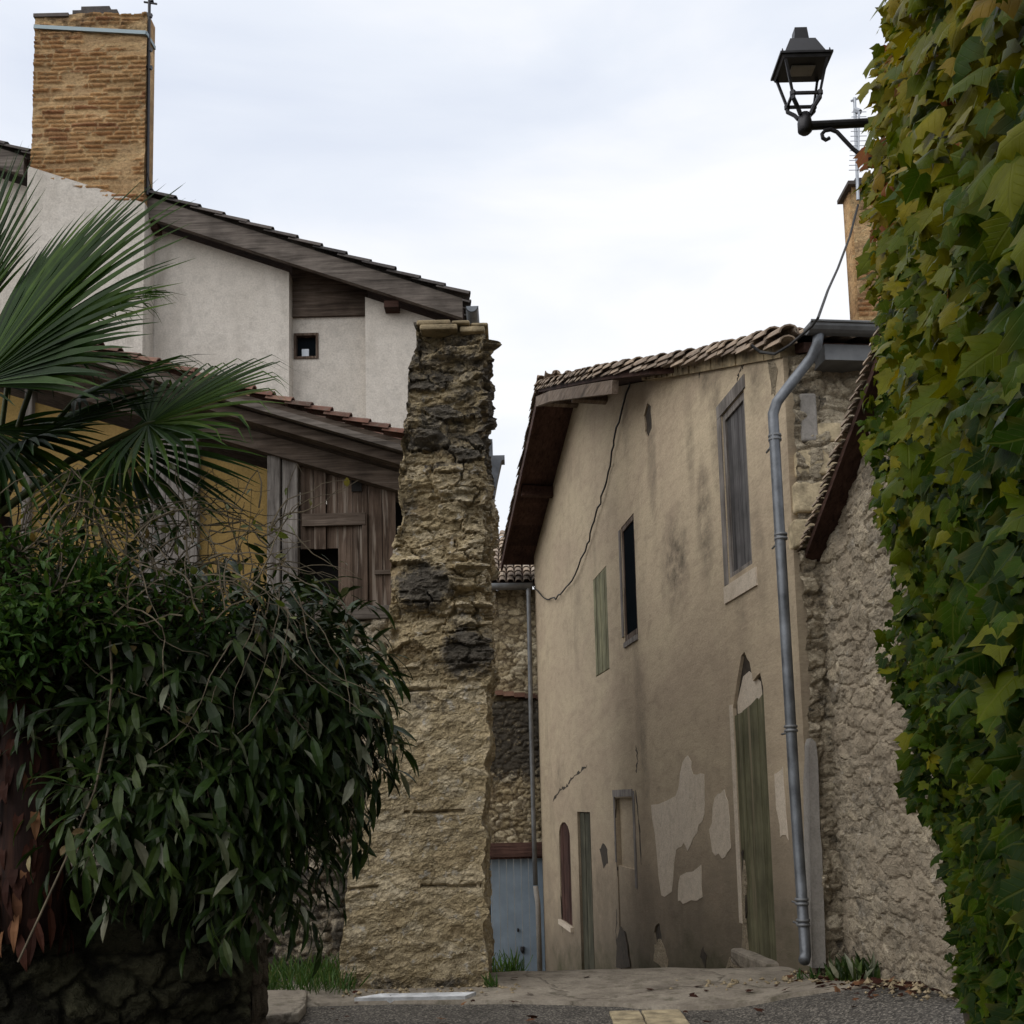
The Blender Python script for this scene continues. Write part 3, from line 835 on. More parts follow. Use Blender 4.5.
# arched niche window, low door, blocked doorway
mb = MB()
for i in range(4):
    a_ = arch[0] + i * (arch[1] - arch[0]) / 4
    mb.prism(*hbox(a_ + 0.01, a_ + (arch[1] - arch[0]) / 4 - 0.01, arch[2], arch[3] + 0.02, -0.10, -0.03 + 0.006 * (i % 2)))
aw = mb.make('window', M['redwood'], house, label='small arched opening closed with red brown boards')
MB().prism(*hbox(arch[0] - 0.1, arch[1] + 0.05, arch[2] - 0.1, arch[2] - 0.002, -0.1, 0.06)).make('sill', M['patch'], aw)
mb = MB()
for i in range(5):
    a_ = low[0] + i * (low[1] - low[0]) / 5
    mb.prism(*hbox(a_ + 0.005, a_ + (low[1] - low[0]) / 5 - 0.005, low[2], low[3] - 0.02, -0.12, -0.05 + 0.006 * (i % 2)))
mb.make('door', M['dulldoor'], house, label='narrow dull green street door far down the lane')
mb = MB().prism(*hbox(blk[0] + 0.002, blk[1] - 0.002, blk[2], blk[3] - 1.05, -0.19, -0.02))
mb.prism(*hbox(blk[0] + 0.002, blk[1] - 0.002, blk[3] - 1.05, blk[3], -0.19, -0.07))
mb.make('blocked_doorway', M['plaster'], house)
mb = MB().prism(*hbox(blk[0] - 0.12, blk[0] - 0.002, blk[3] - 1.3, blk[3] + 0.1, -0.05, 0.012))
mb.prism(*hbox(blk[1] + 0.002, blk[1] + 0.1, blk[3] - 1.0, blk[3] + 0.02, -0.05, 0.01))
mb.prism(*hbox(blk[0] - 0.002, blk[1] + 0.1, blk[3] + 0.022, blk[3] + 0.13, -0.05, 0.02))
mb.make('door_frame', M['greywood'], house)


def decal(name, mat, pts, dep=0.012, seed=0):
    dep *= 0.35
    """a thin trowelled patch standing proud of the render"""
    rr = random.Random(seed)
    P = [hu(*p) for p in pts]
    Q = []
    for i in range(len(P)):
        a_, b_ = P[i], P[(i + 1) % len(P)]
        for t in (0, 0.33, 0.66):
            Q.append((a_[0] + (b_[0] - a_[0]) * t + rr.uniform(-1, 1) * 0.025, a_[1] + (b_[1] - a_[1]) * t + rr.uniform(-1, 1) * 0.025))
    return MB().prism([hp(u, z, -0.01) for u, z in Q], hn * (0.01 + dep)).make(name, mat, house)


decal('plaster_patch', M['patch'], [(651, 806), (676, 797), (683, 760), (690, 756), (693, 774), (704, 773), (705, 815), (697, 832), (688, 852), (684, 843), (676, 850), (672, 893), (661, 896), (655, 835)], 0.010, 1)
decal('plaster_patch', M['patch'], [(710, 832), (715, 797), (724, 789), (728, 800), (731, 850), (722, 857), (713, 853)], 0.012, 2)
decal('plaster_patch', M['patch'], [(680, 876), (701, 866), (703, 897), (686, 904), (678, 899)], 0.014, 3)
decal('plaster_patch', M['patch'], [(774, 772), (784, 768), (788, 838), (781, 836), (777, 806)], 0.011, 4)
for k, pts in enumerate(([(654, 962), (655, 946), (660, 938), (664, 945), (668, 960), (667, 970)], [(616, 968), (617, 940), (620, 925), (625, 932), (628, 950), (630, 968)], [(742, 955), (742, 900), (744, 862), (746, 870), (746, 910), (748, 955)], [(600, 850), (603, 842), (607, 848), (608, 862), (604, 868)], [(764, 352), (772, 350), (778, 372), (775, 400), (772, 392), (770, 372)], [(700, 958), (703, 948), (707, 956), (706, 968)], [(726, 968), (730, 955), (738, 958), (742, 970)])):
    decal('masonry_and_hole_shade', M['rubble'] if k % 2 == 0 else M['crack'], pts, 0.012, 20 + k)
# cracks: broken lips of render along real fissures
rr = random.Random(5)
for pts in ([(553, 802), (560, 790), (568, 786), (572, 778), (580, 772), (588, 765)], [(636, 745), (638, 760), (636, 775)], [(636, 790), (640, 830), (642, 872)], [(616, 800), (615, 850), (618, 880)], [(617, 910), (616, 940), (622, 975)], [(742, 365), (736, 385)], [(699, 360), (700, 380)], [(745, 330 + 28), (742, 372)], [(598, 385), (597, 402)], [(560, 890), (563, 940)], [(742, 850), (744, 880), (746, 950)]):
    P = [hu(*p) for p in pts]
    Q = []
    for a_, b_ in zip(P[:-1], P[1:]):
        for t in np.linspace(0, 1, 8)[:-1]:
            Q.append((a_[0] + (b_[0] - a_[0]) * t + rr.uniform(-0.035, 0.035), a_[1] + (b_[1] - a_[1]) * t + rr.uniform(-0.02, 0.02)))
    horiz = abs(P[-1][0] - P[0][0]) > 1.5
    up_, dn_ = [], []
    for i, (u_, z_) in enumerate(Q):
        w_ = rr.uniform(0.006, 0.05) * (0.2 if i in (0, len(Q) - 1) else 1)
        up_.append((u_, z_ + w_) if horiz else (u_ + w_, z_))
        dn_.append((u_, z_ - w_ * 0.5) if horiz else (u_ - w_ * 0.6, z_))
    mb = MB()
    for i in range(len(Q) - 1):
        mb.prism([hp(*q_, -0.01) for q_ in (up_[i], up_[i + 1], dn_[i + 1], dn_[i])], hn * 0.0125)
    mb.make('crack', M['crack'], house)


# roof: overhang grows from a flush verge to a deep one over the ridge
def ohang(u):
    return float(np.interp(u, [0, hu(700, 357)[0], hu(640, 372)[0], u_r, UL + 1], [0.10, 0.14, 0.55, 0.74, 0.78]))


def zroof(u):
    if u <= u_r:
        return z_near + (z_r - z_near) * u / u_r
    return z_r + (z_f - z_r) * (u - u_r) / (u_f - u_r)


U0, U1 = -0.20, u_f + 0.45
mb = MB()
us = list(np.linspace(U0, u_r, 20)) + list(np.linspace(u_r, U1, 8))[1:]
for a_, b_ in zip(us[:-1], us[1:]):
    oa, ob_ = (ohang(q) - (0.22 if ohang(q) < 0.3 else 0.02) for q in (a_, b_))
    A_ = [hp(a_, zroof(a_) + 0.02, oa), hp(b_, zroof(b_) + 0.02, ob_), hp(b_, zroof(b_) + 0.02, -7), hp(a_, zroof(a_) + 0.02, -7)]
    mb.prism(A_, (0, 0, 0.09))
mb.make('roof_boarding', M['soffit'], house)
mb = MB()
uu = np.linspace(0.0, hu(655, 368)[0], 24)
for a_, b_ in zip(uu[:-1], uu[1:]):
    o_ = rr.uniform(0.0, 0.02)
    mb.prism([hp(a_, zroof(a_) - 0.02, -0.15), hp(b_, zroof(b_) - 0.02, -0.15), hp(b_, zroof(b_) + 0.13, -0.15), hp(a_, zroof(a_) + 0.13, -0.15)], hn * (0.17 + o_ + 0.5 * (ohang(a_) - 0.10)))
mb.make('verge_mortar', M['capstone'], house)


def tile_run(mb, p0, p1, side, upn, rad=0.095, pitch=0.33, seg=6, under=False, jit=0.012, rs=random.Random(9)):
    """a run of overlapping canal tiles from the eave end p0 up to p1"""
    d = (p1 - p0)
    L = d.length
    d.normalize()
    n_ = int(L / pitch)
    for i in range(n_ + 1):
        s0 = p0 + d * (i * pitch) + side * rs.uniform(-jit, jit) + upn * rs.uniform(-jit, jit) * 0.6
        s1 = s0 + d * (pitch * 1.28)
        ra, rb = (rad, rad * 0.82)
        if under:
            ra, rb = rb, ra
        b = len(mb.v)
        for (c, r_, lift) in ((s0, ra, 0.035), (s1, rb, 0.0)):
            for th_ in (r_, r_ - 0.016):
                for k in range(seg + 1):
                    t = math.pi * k / seg
                    y_ = math.sin(t) * th_ * (-0.8 if under else 0.8)
                    mb.v.append(c + side * (math.cos(t) * th_) + upn * (y_ + lift + (0.07 if under else 0)))
        m_ = seg + 1
        for k in range(seg):
            o0, i0, o1, i1 = b + k, b + m_ + k, b + 2 * m_ + k, b + 3 * m_ + k
            mb.f += [[o0, o0 + 1, o1 + 1, o1], [i0, i1, i1 + 1, i0 + 1], [o0, i0, i0 + 1, o0 + 1], [o1, o1 + 1, i1 + 1, i1]]
        for k in (0, seg):
            mb.f.append([b + k, b + 2 * m_ + k, b + 3 * m_ + k, b + m_ + k])


mb = MB()
for c_ in range(16):
    inset = 0.06 + c_ * 0.23
    for (ua, ub) in ((U0 - 0.06, u_r), (U1 + 0.06, u_r)):
        if ua > u_r and c_ > 5:
            continue
        k = 14 if c_ == 0 else 4
        uu = np.linspace(ua, ub, k)
        for a_, b_ in zip(uu[:-1], uu[1:]):
            p0, p1 = hp(a_, zroof(a_) + 0.15, ohang(a_) - inset), hp(b_, zroof(b_) + 0.15, ohang(b_) - inset)
            dd = (p1 - p0).normalized()
            sd_ = dd.cross(Vector((0, 0, 1))).normalized()
            un = sd_.cross(dd)
            tile_run(mb, p0, p1, sd_, un, jit=0.018 if c_ == 0 else 0.01)
            if c_ == 0:
                tile_run(mb, p0 - un * 0.075 + hn * 0.02, p1 - un * 0.075 + hn * 0.02, sd_, un, rad=0.085, jit=0.02)
            else:
                tile_run(mb, p0 + hn * 0.115 - un * 0.03, p1 + hn * 0.115 - un * 0.03, sd_, un, under=True)
# ridge tiles
p0, p1 = hp(u_r, z_r + 0.2, ohang(u_r)), hp(u_r, z_r + 0.2, -4)
tile_run(mb, p0, p1, ha, Vector((0, 0, 1)), rad=0.13)
mb.make('roof', M['tile'], house, smooth=False)
# barge beam and purlin ends under the deep verge
mb = MB()
ub = hu(648, 366)[0]
pts = [(u, zroof(u), ohang(u) - 0.02) for u in np.linspace(ub, u_r + 0.1, 5)]
for a_, b_ in zip(pts[:-1], pts[1:]):
    mb.beam(hp(a_[0], a_[1] - 0.10, a_[2]), hp(b_[0], b_[1] - 0.10, b_[2]), 0.09, 0.18)
pts = [(u, zroof(u), ohang(u) - 0.02) for u in np.linspace(u_r + 0.1, U1 - 0.02, 3)]
mb.make('barge_beam', M['soffit_beam'], house)
mb = MB()
for a_, b_ in zip(pts[:-1], pts[1:]):
    mb.beam(hp(a_[0], a_[1] - 0.06, a_[2]), hp(b_[0], b_[1] - 0.06, b_[2]), 0.05, 0.16)
mb.make('far_barge_board', M['soffit'], house)
for uu in (u_r - 0.05, hu(606, 380)[0], u_r + (u_f - u_r) * 0.5):
    mb = MB().beam(hp(uu, zroof(uu) - 0.13, 0.0), hp(uu, zroof(uu) - 0.11, ohang(uu) - 0.08), 0.16, 0.22)
    mb.make('purlin', M['soffit_beam'] if uu < u_r + 0.5 else M['soffit'], house)
# mortared rubble of the end face towards the camera
ea = -hn
en = -ha


def hdark(u, v):
    return 0.12 + 0.3 * (fbm(u * 2, v * 2, 4) > 0.55)


panel('end_wall', M['rubble'], house, HO + en * 0.08 + ea * 0.03, ea, en, 3.2, -0.3, z_near - 0.02, (0.22, 0.13), 21, 0.04, 0.014, ruined=0.05, chips=0.05, dark=hdark, thick=0.25, core=[(0.12, -0.3), (3.2, -0.3), (3.2, z_near - 0.1), (0.12, z_near - 0.1)])
rr = random.Random(17)
for i, (pl, pr, pt, pb) in enumerate(((800, 813, 397, 444), (796, 836, 452, 477), (794, 831, 484, 514), (793, 822, 521, 549), (816, 838, 426, 444))):
    p0, p1 = at(pl, pb, 8.97), at(pr, pt, 9.0)
    nu_, nv_ = 26, 20
    mb = MB().box((p0.x, 8.895 + 0.006 * (i % 2), p0.z), (p1.x, 9.3, p1.z))
    o = mb.make('quoin', M['cement'] if i == 0 else M['ashlar'], house)
    bevel(o, 0.025, 3)
cs_ = [at(px, py, 8.86) for px, py in ((812, 968), (826, 968), (825, 930), (824, 905), (823, 880), (822, 850), (820, 830), (819, 790), (818, 760), (816, 742), (811, 738), (809, 745), (810, 800), (811, 880))]
MB().prism(cs_, (0, 0.2, 0)).make('cement_strip', M['cement'], house)
# inside face of the corner: chimney, gutter and downpipe
ez = z_near + 0.0
mb = MB()
g0 = at(807, 325, 8.60)
g1 = g0 + ea * 4.0
b = len(mb.v)
for p in (g0, g1):
    for r_ in (0.085, 0.078):
        for k in range(9):
            t = math.pi + math.pi * k / 8
            mb.v.append(p + en * (math.cos(t) * r_) + Vector((0, 0, math.sin(t) * r_)))
for k in range(8):
    mb.f += [[k, 18 + k, 19 + k, k + 1], [9 + k, 10 + k, 28 + k, 27 + k], [k, k + 1, 10 + k, 9 + k]]
for k in (0, 8):
    mb.f.append([k, 9 + k, 27 + k, 18 + k])
mb.f.append(list(range(9)))
mb.tube([g0 + en * 0.09, g1 + en * 0.09], 0.012, 6)
gt = mb.make('gutter', M['zincdull'], house)
MB().prism([hp(-0.02, z_near - 0.03, -0.25), hp(-0.02, z_near - 0.17, -0.25), hp(-0.02, z_near - 0.17, -4), hp(-0.02, z_near - 0.03, -4)], en * 0.30).make('eave_box', M['zincdull'], house)
PYp = 8.72
dp = [at(820, 327, 8.62), at(817, 345, 8.64), at(811, 358, PYp), at(786, 390, PYp), at(777, 402, PYp), at(773, 414, PYp), at(774, 430, PYp), at(783, 590, 8.76), at(794, 780, 8.8), at(805, 945, 8.8), at(805.5, 955, 8.76), at(804, 961, 8.70)]
pipe = MB().tube(dp, 0.046, 12).make('downpipe', M['zinc'], house, True)
for (px, py, yy) in ((775, 441, 8.73), (781, 540, 8.75), (791, 732, 8.79), (802, 905, 8.8), (803.3, 926, 8.8)):
    mb = MB()
    for dz in (0, 0.035):
        c_ = at(px, py, yy) + Vector((0, 0, dz))
        mb.tube([c_, c_ + Vector((0, 0, 0.022))], 0.056, 12)
    mb.tube([at(px, py, yy), at(px, py, yy) + Vector((0, 0.3, 0))], 0.01, 6)
    mb.make('collar', M['zincdull'], pipe, True)
# chimney on the right of the roof
c0 = at(853, 310, 11.0)
c1 = at(855, 185, 11.0)
panel('chimney', M['brick'], house, Vector((c0.x + 0.06, 11.0, 0)), (1, 0.0, 0), (0.0, -1, 0), 1.0, c0.z - 1.2, c1.z, (0.24, 0.065), 33, 0.03, 0.012, thick=0.22, chips=0.02, course=(0.06, 0.26), dark=lambda u, v: 0.36 + 0 * u)
mb = MB().box((c0.x + 0.01, 10.93, c1.z - 0.03), (c0.x + 0.4, 11.33, c1.z + 0.012))
mb.box((c0.x + 0.1, 10.95, c1.z + 0.015), (c0.x + 1.1, 11.33, c1.z + 0.055))
mb.make('chimney_cap', M['darktile'], house)

# cable hanging across the gable
pts = [(634, 376), (628, 400), (618, 440), (612, 465), (605, 497), (597, 520), (590, 545), (578, 575), (566, 592), (556, 599), (546, 598), (537, 588), (532, 575)]
P = [hp(*hu(*p), 0.05) for p in pts]
Q = []
rr = random.Random(8)
for a_, b_ in zip(P[:-1], P[1:]):
    for t in np.linspace(0, 1, 5)[:-1]:
        Q.append(a_.lerp(b_, t) + Vector((rr.uniform(-.02, .02), rr.uniform(-.06, .06), rr.uniform(-.035, .035))))
mb = MB().tube(Q, 0.015, 6)
tag(mb.make('cable', M['cable']), 'black twisted cable sagging across the beige gable wall', 'cable')
P = [at(751, 345, 8.9), at(760, 352, 8.9), at(775, 354, 8.8), at(790, 345, 8.6), at(812, 326, 8.45), at(818, 318, 8.4), at(828, 290, 9.2), at(838, 268, 10.0), at(850, 236, 10.7), at(858, 205, 10.9)]
tag(MB().tube(P, 0.013, 6).make('cable', M['cable']), 'black wire climbing from the zinc gutter up to the brick chimney', 'cable')

# television aerial on the right-hand chimney
an = thing('aerial', 'thin television aerial with many short rods above the right brick chimney', 'aerial', at(858, 195, 10.85))
a0, a1 = at(858, 200, 10.85), at(854.5, 98, 10.85)
MB().tube([a0, a1], 0.018, 8).make('mast', M['steel'], an)
b0, b1 = at(859, 112, 10.75), at(858, 170, 10.75)
mb = MB().tube([b0, b1], 0.012, 6)
for t in np.linspace(0, 1, 13):
    p = b0.lerp(b1, t)
    mb.tube([p - Vector((0.08 + 0.02 * t, 0, 0)), p + Vector((0.08 + 0.02 * t, 0, 0))], 0.004, 4)
mb.make('rod_array', M['steel'], an)
mb = MB().tube([at(851, 101, 10.85), at(865, 96, 10.85)], 0.012, 6)
mb.tube([at(860, 112, 10.8), at(855, 110, 10.85)], 0.03, 6)
mb.make('cross_arm', M['steel'], an)

# ------------------------------------------------------------------ outbuilding wall on the right and its roof edge
GA, GB = Vector((2.69, 6.55, 0)), Vector((2.71, 9.3, 0))
ga = (GB - GA).normalized()
gn = Vector((-ga.y, ga.x, 0))
gm = lambda px, py: ((meet(px, py, GA, gn) - GA).dot(ga), meet(px, py, GA, gn).z)
ob = thing('outbuilding', 'low outbuilding of rough grey rubble beside the ivy with a steep brown roof edge', 'outbuilding', GA, math.atan2(ga.y, ga.x))
ut0, zt0 = gm(876, 418)
ut1, zt1 = gm(820, 562)
gs = (zt1 - zt0) / (ut1 - ut0)
ztop = lambda u: zt0 + gs * (u - ut0)
Lg = 2.75
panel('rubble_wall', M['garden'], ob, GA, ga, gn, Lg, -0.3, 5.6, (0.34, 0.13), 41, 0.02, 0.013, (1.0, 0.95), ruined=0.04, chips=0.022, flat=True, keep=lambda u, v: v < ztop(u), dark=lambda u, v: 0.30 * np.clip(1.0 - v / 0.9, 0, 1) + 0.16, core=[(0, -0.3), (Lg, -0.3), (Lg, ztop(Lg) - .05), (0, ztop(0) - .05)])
mb = MB()
P4 = lambda u, d, dz: GA + ga * u + gn * d + Vector((0, 0, ztop(u) + dz))
ua, ub = -0.1, gm(806, 565)[0]
mb.prism([P4(ua, 0.14, 0.0), P4(ub, 0.14, 0.0), P4(ub, -1.0, 0.0), P4(ua, -1.0, 0.0)], (0, 0, 0.06))
mb.make('roof_boarding', M['soffit'], ob)
mb = MB()
for c_ in range(6):
    p0, p1 = P4(ub + 0.03, 0.13 - c_ * 0.13, 0.07), P4(ua, 0.13 - c_ * 0.13, 0.07)
    dd = (p1 - p0).normalized()
    sd_ = dd.cross(Vector((0, 0, 1))).normalized()
    tile_run(mb, p0, p1, sd_, sd_.cross(dd), rad=0.06, pitch=0.085, jit=0.012)
mb.make('roof', M['tile'], ob)

# ------------------------------------------------------------------ left: the ruined pillar
RY = 8.9
ruin = thing('ruined_pillar', 'tall ruined stump of a thick yellow stone wall with dark lichen in the middle', 'ruin', (-0.8, RY, 0))
edgeL = [(985, 343), (900, 344), (860, 352), (760, 372), (690, 386), (620, 388), (560, 392), (500, 400), (440, 402), (400, 408), (345, 414), (318, 416)]
edgeR = [(985, 489), (900, 491), (800, 492), (690, 493), (640, 491), (600, 488), (560, 491), (500, 490), (470, 492), (440, 489), (400, 489), (372, 491), (352, 497), (345, 494), (330, 486), (318, 486)]
zz = lambda px, py: at(px, py, RY).z
EL = sorted((at(x, y, RY).z, at(x, y, RY).x) for y, x in edgeL)
ER = sorted((at(x, y, RY).z, at(x, y, RY).x) for y, x in edgeR)
ztopR = zz(450, 322)
res = 0.0125
zs = np.arange(-0.35, ztopR + res, res)
zs[-1] = ztopR
xl = np.interp(zs, *zip(*EL)) + 0.05 * (vn(zs * 3.0, zs * 0, 3) - 0.5) + 0.03 * (vn(zs * 9, zs * 0, 5) - 0.5)
xr = np.interp(zs, *zip(*ER)) - 0.03 + 0.05 * (vn(zs * 3.5, zs * 0, 13) - 0.5) + 0.06 * (vn(zs * 8, zs * 0, 15) - 0.5)
DEP = 2.0
nf, ns = 104, 80
ring_f = np.linspace(0, 1, nf)
ring_s = np.linspace(0, 1, ns)[1:]
rows, nrm, uv = [], [], []
for z, a_, b_ in zip(zs, xl, xr):
    px_ = np.concatenate([np.full(ns - 1, a_)[::-1] - 0, a_ + (b_ - a_) * ring_f, np.full(ns - 1, b_)])
    py_ = np.concatenate([(RY + DEP * ring_s)[::-1], np.full(nf, RY), RY + DEP * ring_s])
    rows.append(np.stack([px_, py_, np.full(px_.shape, z)], -1))
    uv.append(np.concatenate([(-DEP * ring_s)[::-1] - 1.4, px_[ns - 1:ns - 1 + nf], DEP * ring_s + 0.0]))
P = np.stack(rows)
U = np.stack(uv)
Vv = np.repeat(zs[:, None], P.shape[1], 1)
nx = np.concatenate([np.full(ns - 1, -0.35), np.interp(ring_f, [0, 0.04, 0.96, 1], [-0.2, 0, 0, 0.7]), np.full(ns - 1, 1.0)])
ny = np.concatenate([np.zeros(ns - 1), np.interp(ring_f, [0, 0.04, 0.96, 1], [-0.7, -1, -1, -0.7]), np.zeros(ns - 1)])
big = np.clip((Vv - 2.2) / 1.0, 0, 1)
e1, r1 = masonry(U, Vv, (0.19, 0.10), 51, (0.9, 0.7), 0.35)
e2, r2 = masonry(U, Vv, (0.27, 0.125), 57, (0.95, 0.5), 0.22)
e, rid = np.where(big > 0.5, e2, 0.6 + 0.4 * e1), np.where(big > 0.5, r2, 0.35 + 0.45 * r1)
rough = 0.12 + 0.88 * np.clip((Vv - 2.3 + 0.5 * (fbm(U * 2, Vv * 2, 44) - 0.5)) / 0.5, 0, 1)
ee = np.clip(e * 1.8, 0, 1)
d = rough * (0.105 * (rid - 0.5) * ee - 0.04 * (1 - ee)) + 0.10 * (fbm(U * 1.7, Vv * 1.7, 61) - 0.5) * rough
d = d + rough * 0.15 * (terrace(fbm(U * 3 + 1.0 * rid, Vv * 9 + 2 * rid, 64, 5), 7, 0.2) - 0.5)
d = d + 0.055 * (terrace(fbm(U * 6, Vv * 13, 68, 5), 9, 0.25) - 0.5) + 0.022 * (fbm(U * 24, Vv * 34, 63, 4) - 0.5)
d = d - 0.25 * rough * np.clip(fbm(U * 3.0, Vv * 5.0, 66, 4) - 0.58, 0, 1) - 0.02
for zz_, k_ in ((zz(450, 812), 1), (zz(450, 886), 1), (zz(450, 690), 1)):     # open bed joints in the lower masonry
    wz = zz_ + 0.07 * (fbm(U * 2, U * 0 + zz_, 71, 4) - 0.5)
    d = d - 0.05 * np.exp(-((Vv - wz) / 0.013) ** 2) * (fbm(U * 3, U * 0 + zz_, 73) > 0.47)


def blob(px, py, rx, rz):
    c_ = at(px, py, RY)
    return np.clip(1.25 - np.sqrt(((U - c_.x) / rx) ** 2 + ((Vv - c_.z) / rz) ** 2), 0, 1)


for (px, py, rx, rz_i, k) in ((490, 348, 0.10, 0.035, 0.16), (484, 372, 0.12, 0.03, 0.10), (470, 565, 0.2, 0.03, 0.09), (472, 585, 0.2, 0.025, 0.08), (470, 604, 0.2, 0.03, 0.09), (478, 622, 0.18, 0.025, 0.07), (440, 492, 0.14, 0.025, 0.07)):
    c_ = at(px, py, RY)
    d = d + k * np.clip(2.2 - 2.2 * np.maximum(np.abs(U - c_.x) / rx * (U < 0.6), np.abs(Vv - c_.z + 0.02 * fbm(U * 6, Vv * 0, 91)) / rz_i), 0, 1) * np.where(np.abs(U - c_.x) < 0.5, 1, 0)
dk = 0.0 * U + 0.03
dk = np.where(Vv > zz(450, 462) + 0.25 * (fbm(U * 3, Vv * 3, 95) - 0.5), 0.53 + 0.36 * (rid - 0.5), dk + 0.30 * (rid > 0.8) * (Vv > 2.4))
for (px, py, rx, rz, k) in ((450, 365, 0.55, 0.60, 0.52), (440, 435, 0.4, 0.25, 0.45), (423, 588, 0.36, 0.30, 0.85), (468, 652, 0.33, 0.30, 0.85), (408, 510, 0.25, 0.3, 0.45), (478, 400, 0.25, 0.4, 0.45), (432, 810, 0.4, 0.25, 0.3), (400, 950, 0.6, 0.25, 0.18), (470, 520, 0.15, 0.2, 0.33), (430, 705, 0.4, 0.25, 0.40), (392, 760, 0.25, 0.5, 0.32), (420, 984, 0.9, 0.12, 0.5)):
    dk = np.maximum(dk, blob(px, py, rx, rz) * k)
for (px, py, rx, rz, k) in ((423, 585, 0.26, 0.22, 0.10), (468, 655, 0.22, 0.2, 0.08), (425, 428, 0.16, 0.12, 0.10), (470, 352, 0.3, 0.06, 0.10), (425, 640, 0.22, 0.17, 0.05)):
    bl = np.clip(blob(px, py, rx, rz) * 3, 0, 1)
    d = d + k * bl
P = P + d[..., None] * np.stack([nx, ny, nx * 0], -1)[None]
nr = P.shape[1]
idx = np.arange(P.shape[0] * nr).reshape(P.shape[0], nr)
q = np.stack([idx[:-1, :-1], idx[:-1, 1:], idx[1:, 1:], idx[1:, :-1]], -1).reshape(-1, 4).tolist()
q.append(idx[-1].tolist())
build('masonry', P.reshape(-1, 3), q, M['ruin'], ruin, False, {'stone': rid.ravel(), 'edge': e.ravel(), 'dark': dk.ravel()})
mb = MB()
rr = random.Random(4)
c0, c1 = at(417, 333, RY), at(488, 321, RY)
mb.box((c0.x + 0.03, RY - 0.07, c0.z), (c0.x + 0.36, RY + 0.9, c0.z + 0.05))
mb.box((c0.x + 0.38, RY - 0.03, c0.z - 0.01), (c1.x - 0.03, RY + 0.9, c0.z + 0.042))
mb.box((c0.x + 0.0, RY - 0.05, c0.z + 0.055), (c0.x + 0.3, RY + 0.8, c0.z + 0.10))
mb.box((c0.x + 0.31, RY - 0.06, c0.z + 0.054), (c0.x + 0.47, RY + 0.8, c0.z + 0.085))
mb.box((c0.x + 0.48, RY - 0.02, c0.z + 0.046), (c1.x + 0.0, RY + 0.8, c0.z + 0.078))
bevel(mb.make('coping', M['capstone'], ruin), 0.015)

# ------------------------------------------------------------------ left: big pale house at the back
BY = 14.0
bh = thing('pale_house', 'pale rendered house with a mono-pitch roof and a big brick chimney', 'house', (-3, BY, 0))
bp = lambda px, py, Y=BY: at(px, py, Y)
topl = lambda px: 203 + (px - 145) * 0.325      # top of the roof edge in the photograph
T0, T1 = bp(-260, topl(-260)), bp(466, topl(466))
rsl = (T1.z - T0.z) / (T1.x - T0.x)
rz_ = lambda x: T0.z + rsl * (x - T0.x)          # roof line in metres


def bpoly(xs_, bottom, Y, topoff, thick):
    """wall piece between world x's, from bottom z to the roof line"""
    return [Vector((xs_[0], Y, bottom)), Vector((xs_[1], Y, bottom)), Vector((xs_[1], Y, rz_(xs_[1]) - topoff)), Vector((xs_[0], Y, rz_(xs_[0]) - topoff))], Vector((0, thick, 0))


xA0, xA1, xB1, xC1 = bp(-260, 300).x, bp(289, 330).x, bp(365.5, 350).x, bp(468, 400).x
MB().prism(*bpoly((xA0, xA1), -1.5, BY, 0.33, 0.5)).make('wall', M['render'], bh)
MB().prism(*bpoly((xB1, xC1), -1.5, BY, 0.33, 0.5)).make('wall', M['render'], bh)
zB = bp(330, 309).z
sw = (bp(294, 346, BY + 0.25), bp(318.5, 346, BY + 0.25), bp(306, 359, BY + 0.25).z, bp(306, 333.5, BY + 0.25).z)
s0, s1 = sw[0].x, sw[1].x
MB().holed((xA1, BY + 0.25, 0), (1, 0, 0), (0, -1, 0), [(0, -1.5), (xB1 - xA1, -1.5), (xB1 - xA1, zB), (0, zB)], [[(s0 - xA1, sw[2]), (s1 - xA1, sw[2]), (s1 - xA1, sw[3]), (s0 - xA1, sw[3])]], 0.14, 0.2).make('recessed_wall', M['render'], bh)
mb = MB().box((xA1, BY + 0.2, zB), (xB1, BY + 0.3, zB + 0.13))
mb.box((xA1, BY + 0.22, zB + 0.135), (xB1, BY + 0.3, rz_(xA1) - 0.1))
mb.make('gable_board', M['brownwood_x'], bh)
mb = MB()
Yw = BY + 0.3
t_ = 0.035
for lo, hi in (((s0, sw[2]), (s0 + t_, sw[3])), ((s1 - t_, sw[2]), (s1, sw[3])), ((s0 + t_, sw[3] - t_), (s1 - t_, sw[3])), ((s0 + t_, sw[2]), (s1 - t_, sw[2] + t_))):
    mb.box((lo[0], BY + 0.232, lo[1]), (hi[0], Yw + 0.06, hi[1]))
wn = mb.make('window', M['brownwood'], bh, label='tiny square window with brown frame')
MB().box((s0, Yw + 0.02, sw[2]), (s1, Yw + 0.04, sw[3])).make('pane', M['glass'], wn)
MB().box((s0 + .1, Yw - 0.0, sw[2] + 0.06), (s0 + .2, Yw + 0.015, sw[2] + 0.17)).make('vent', M['steel'], wn)
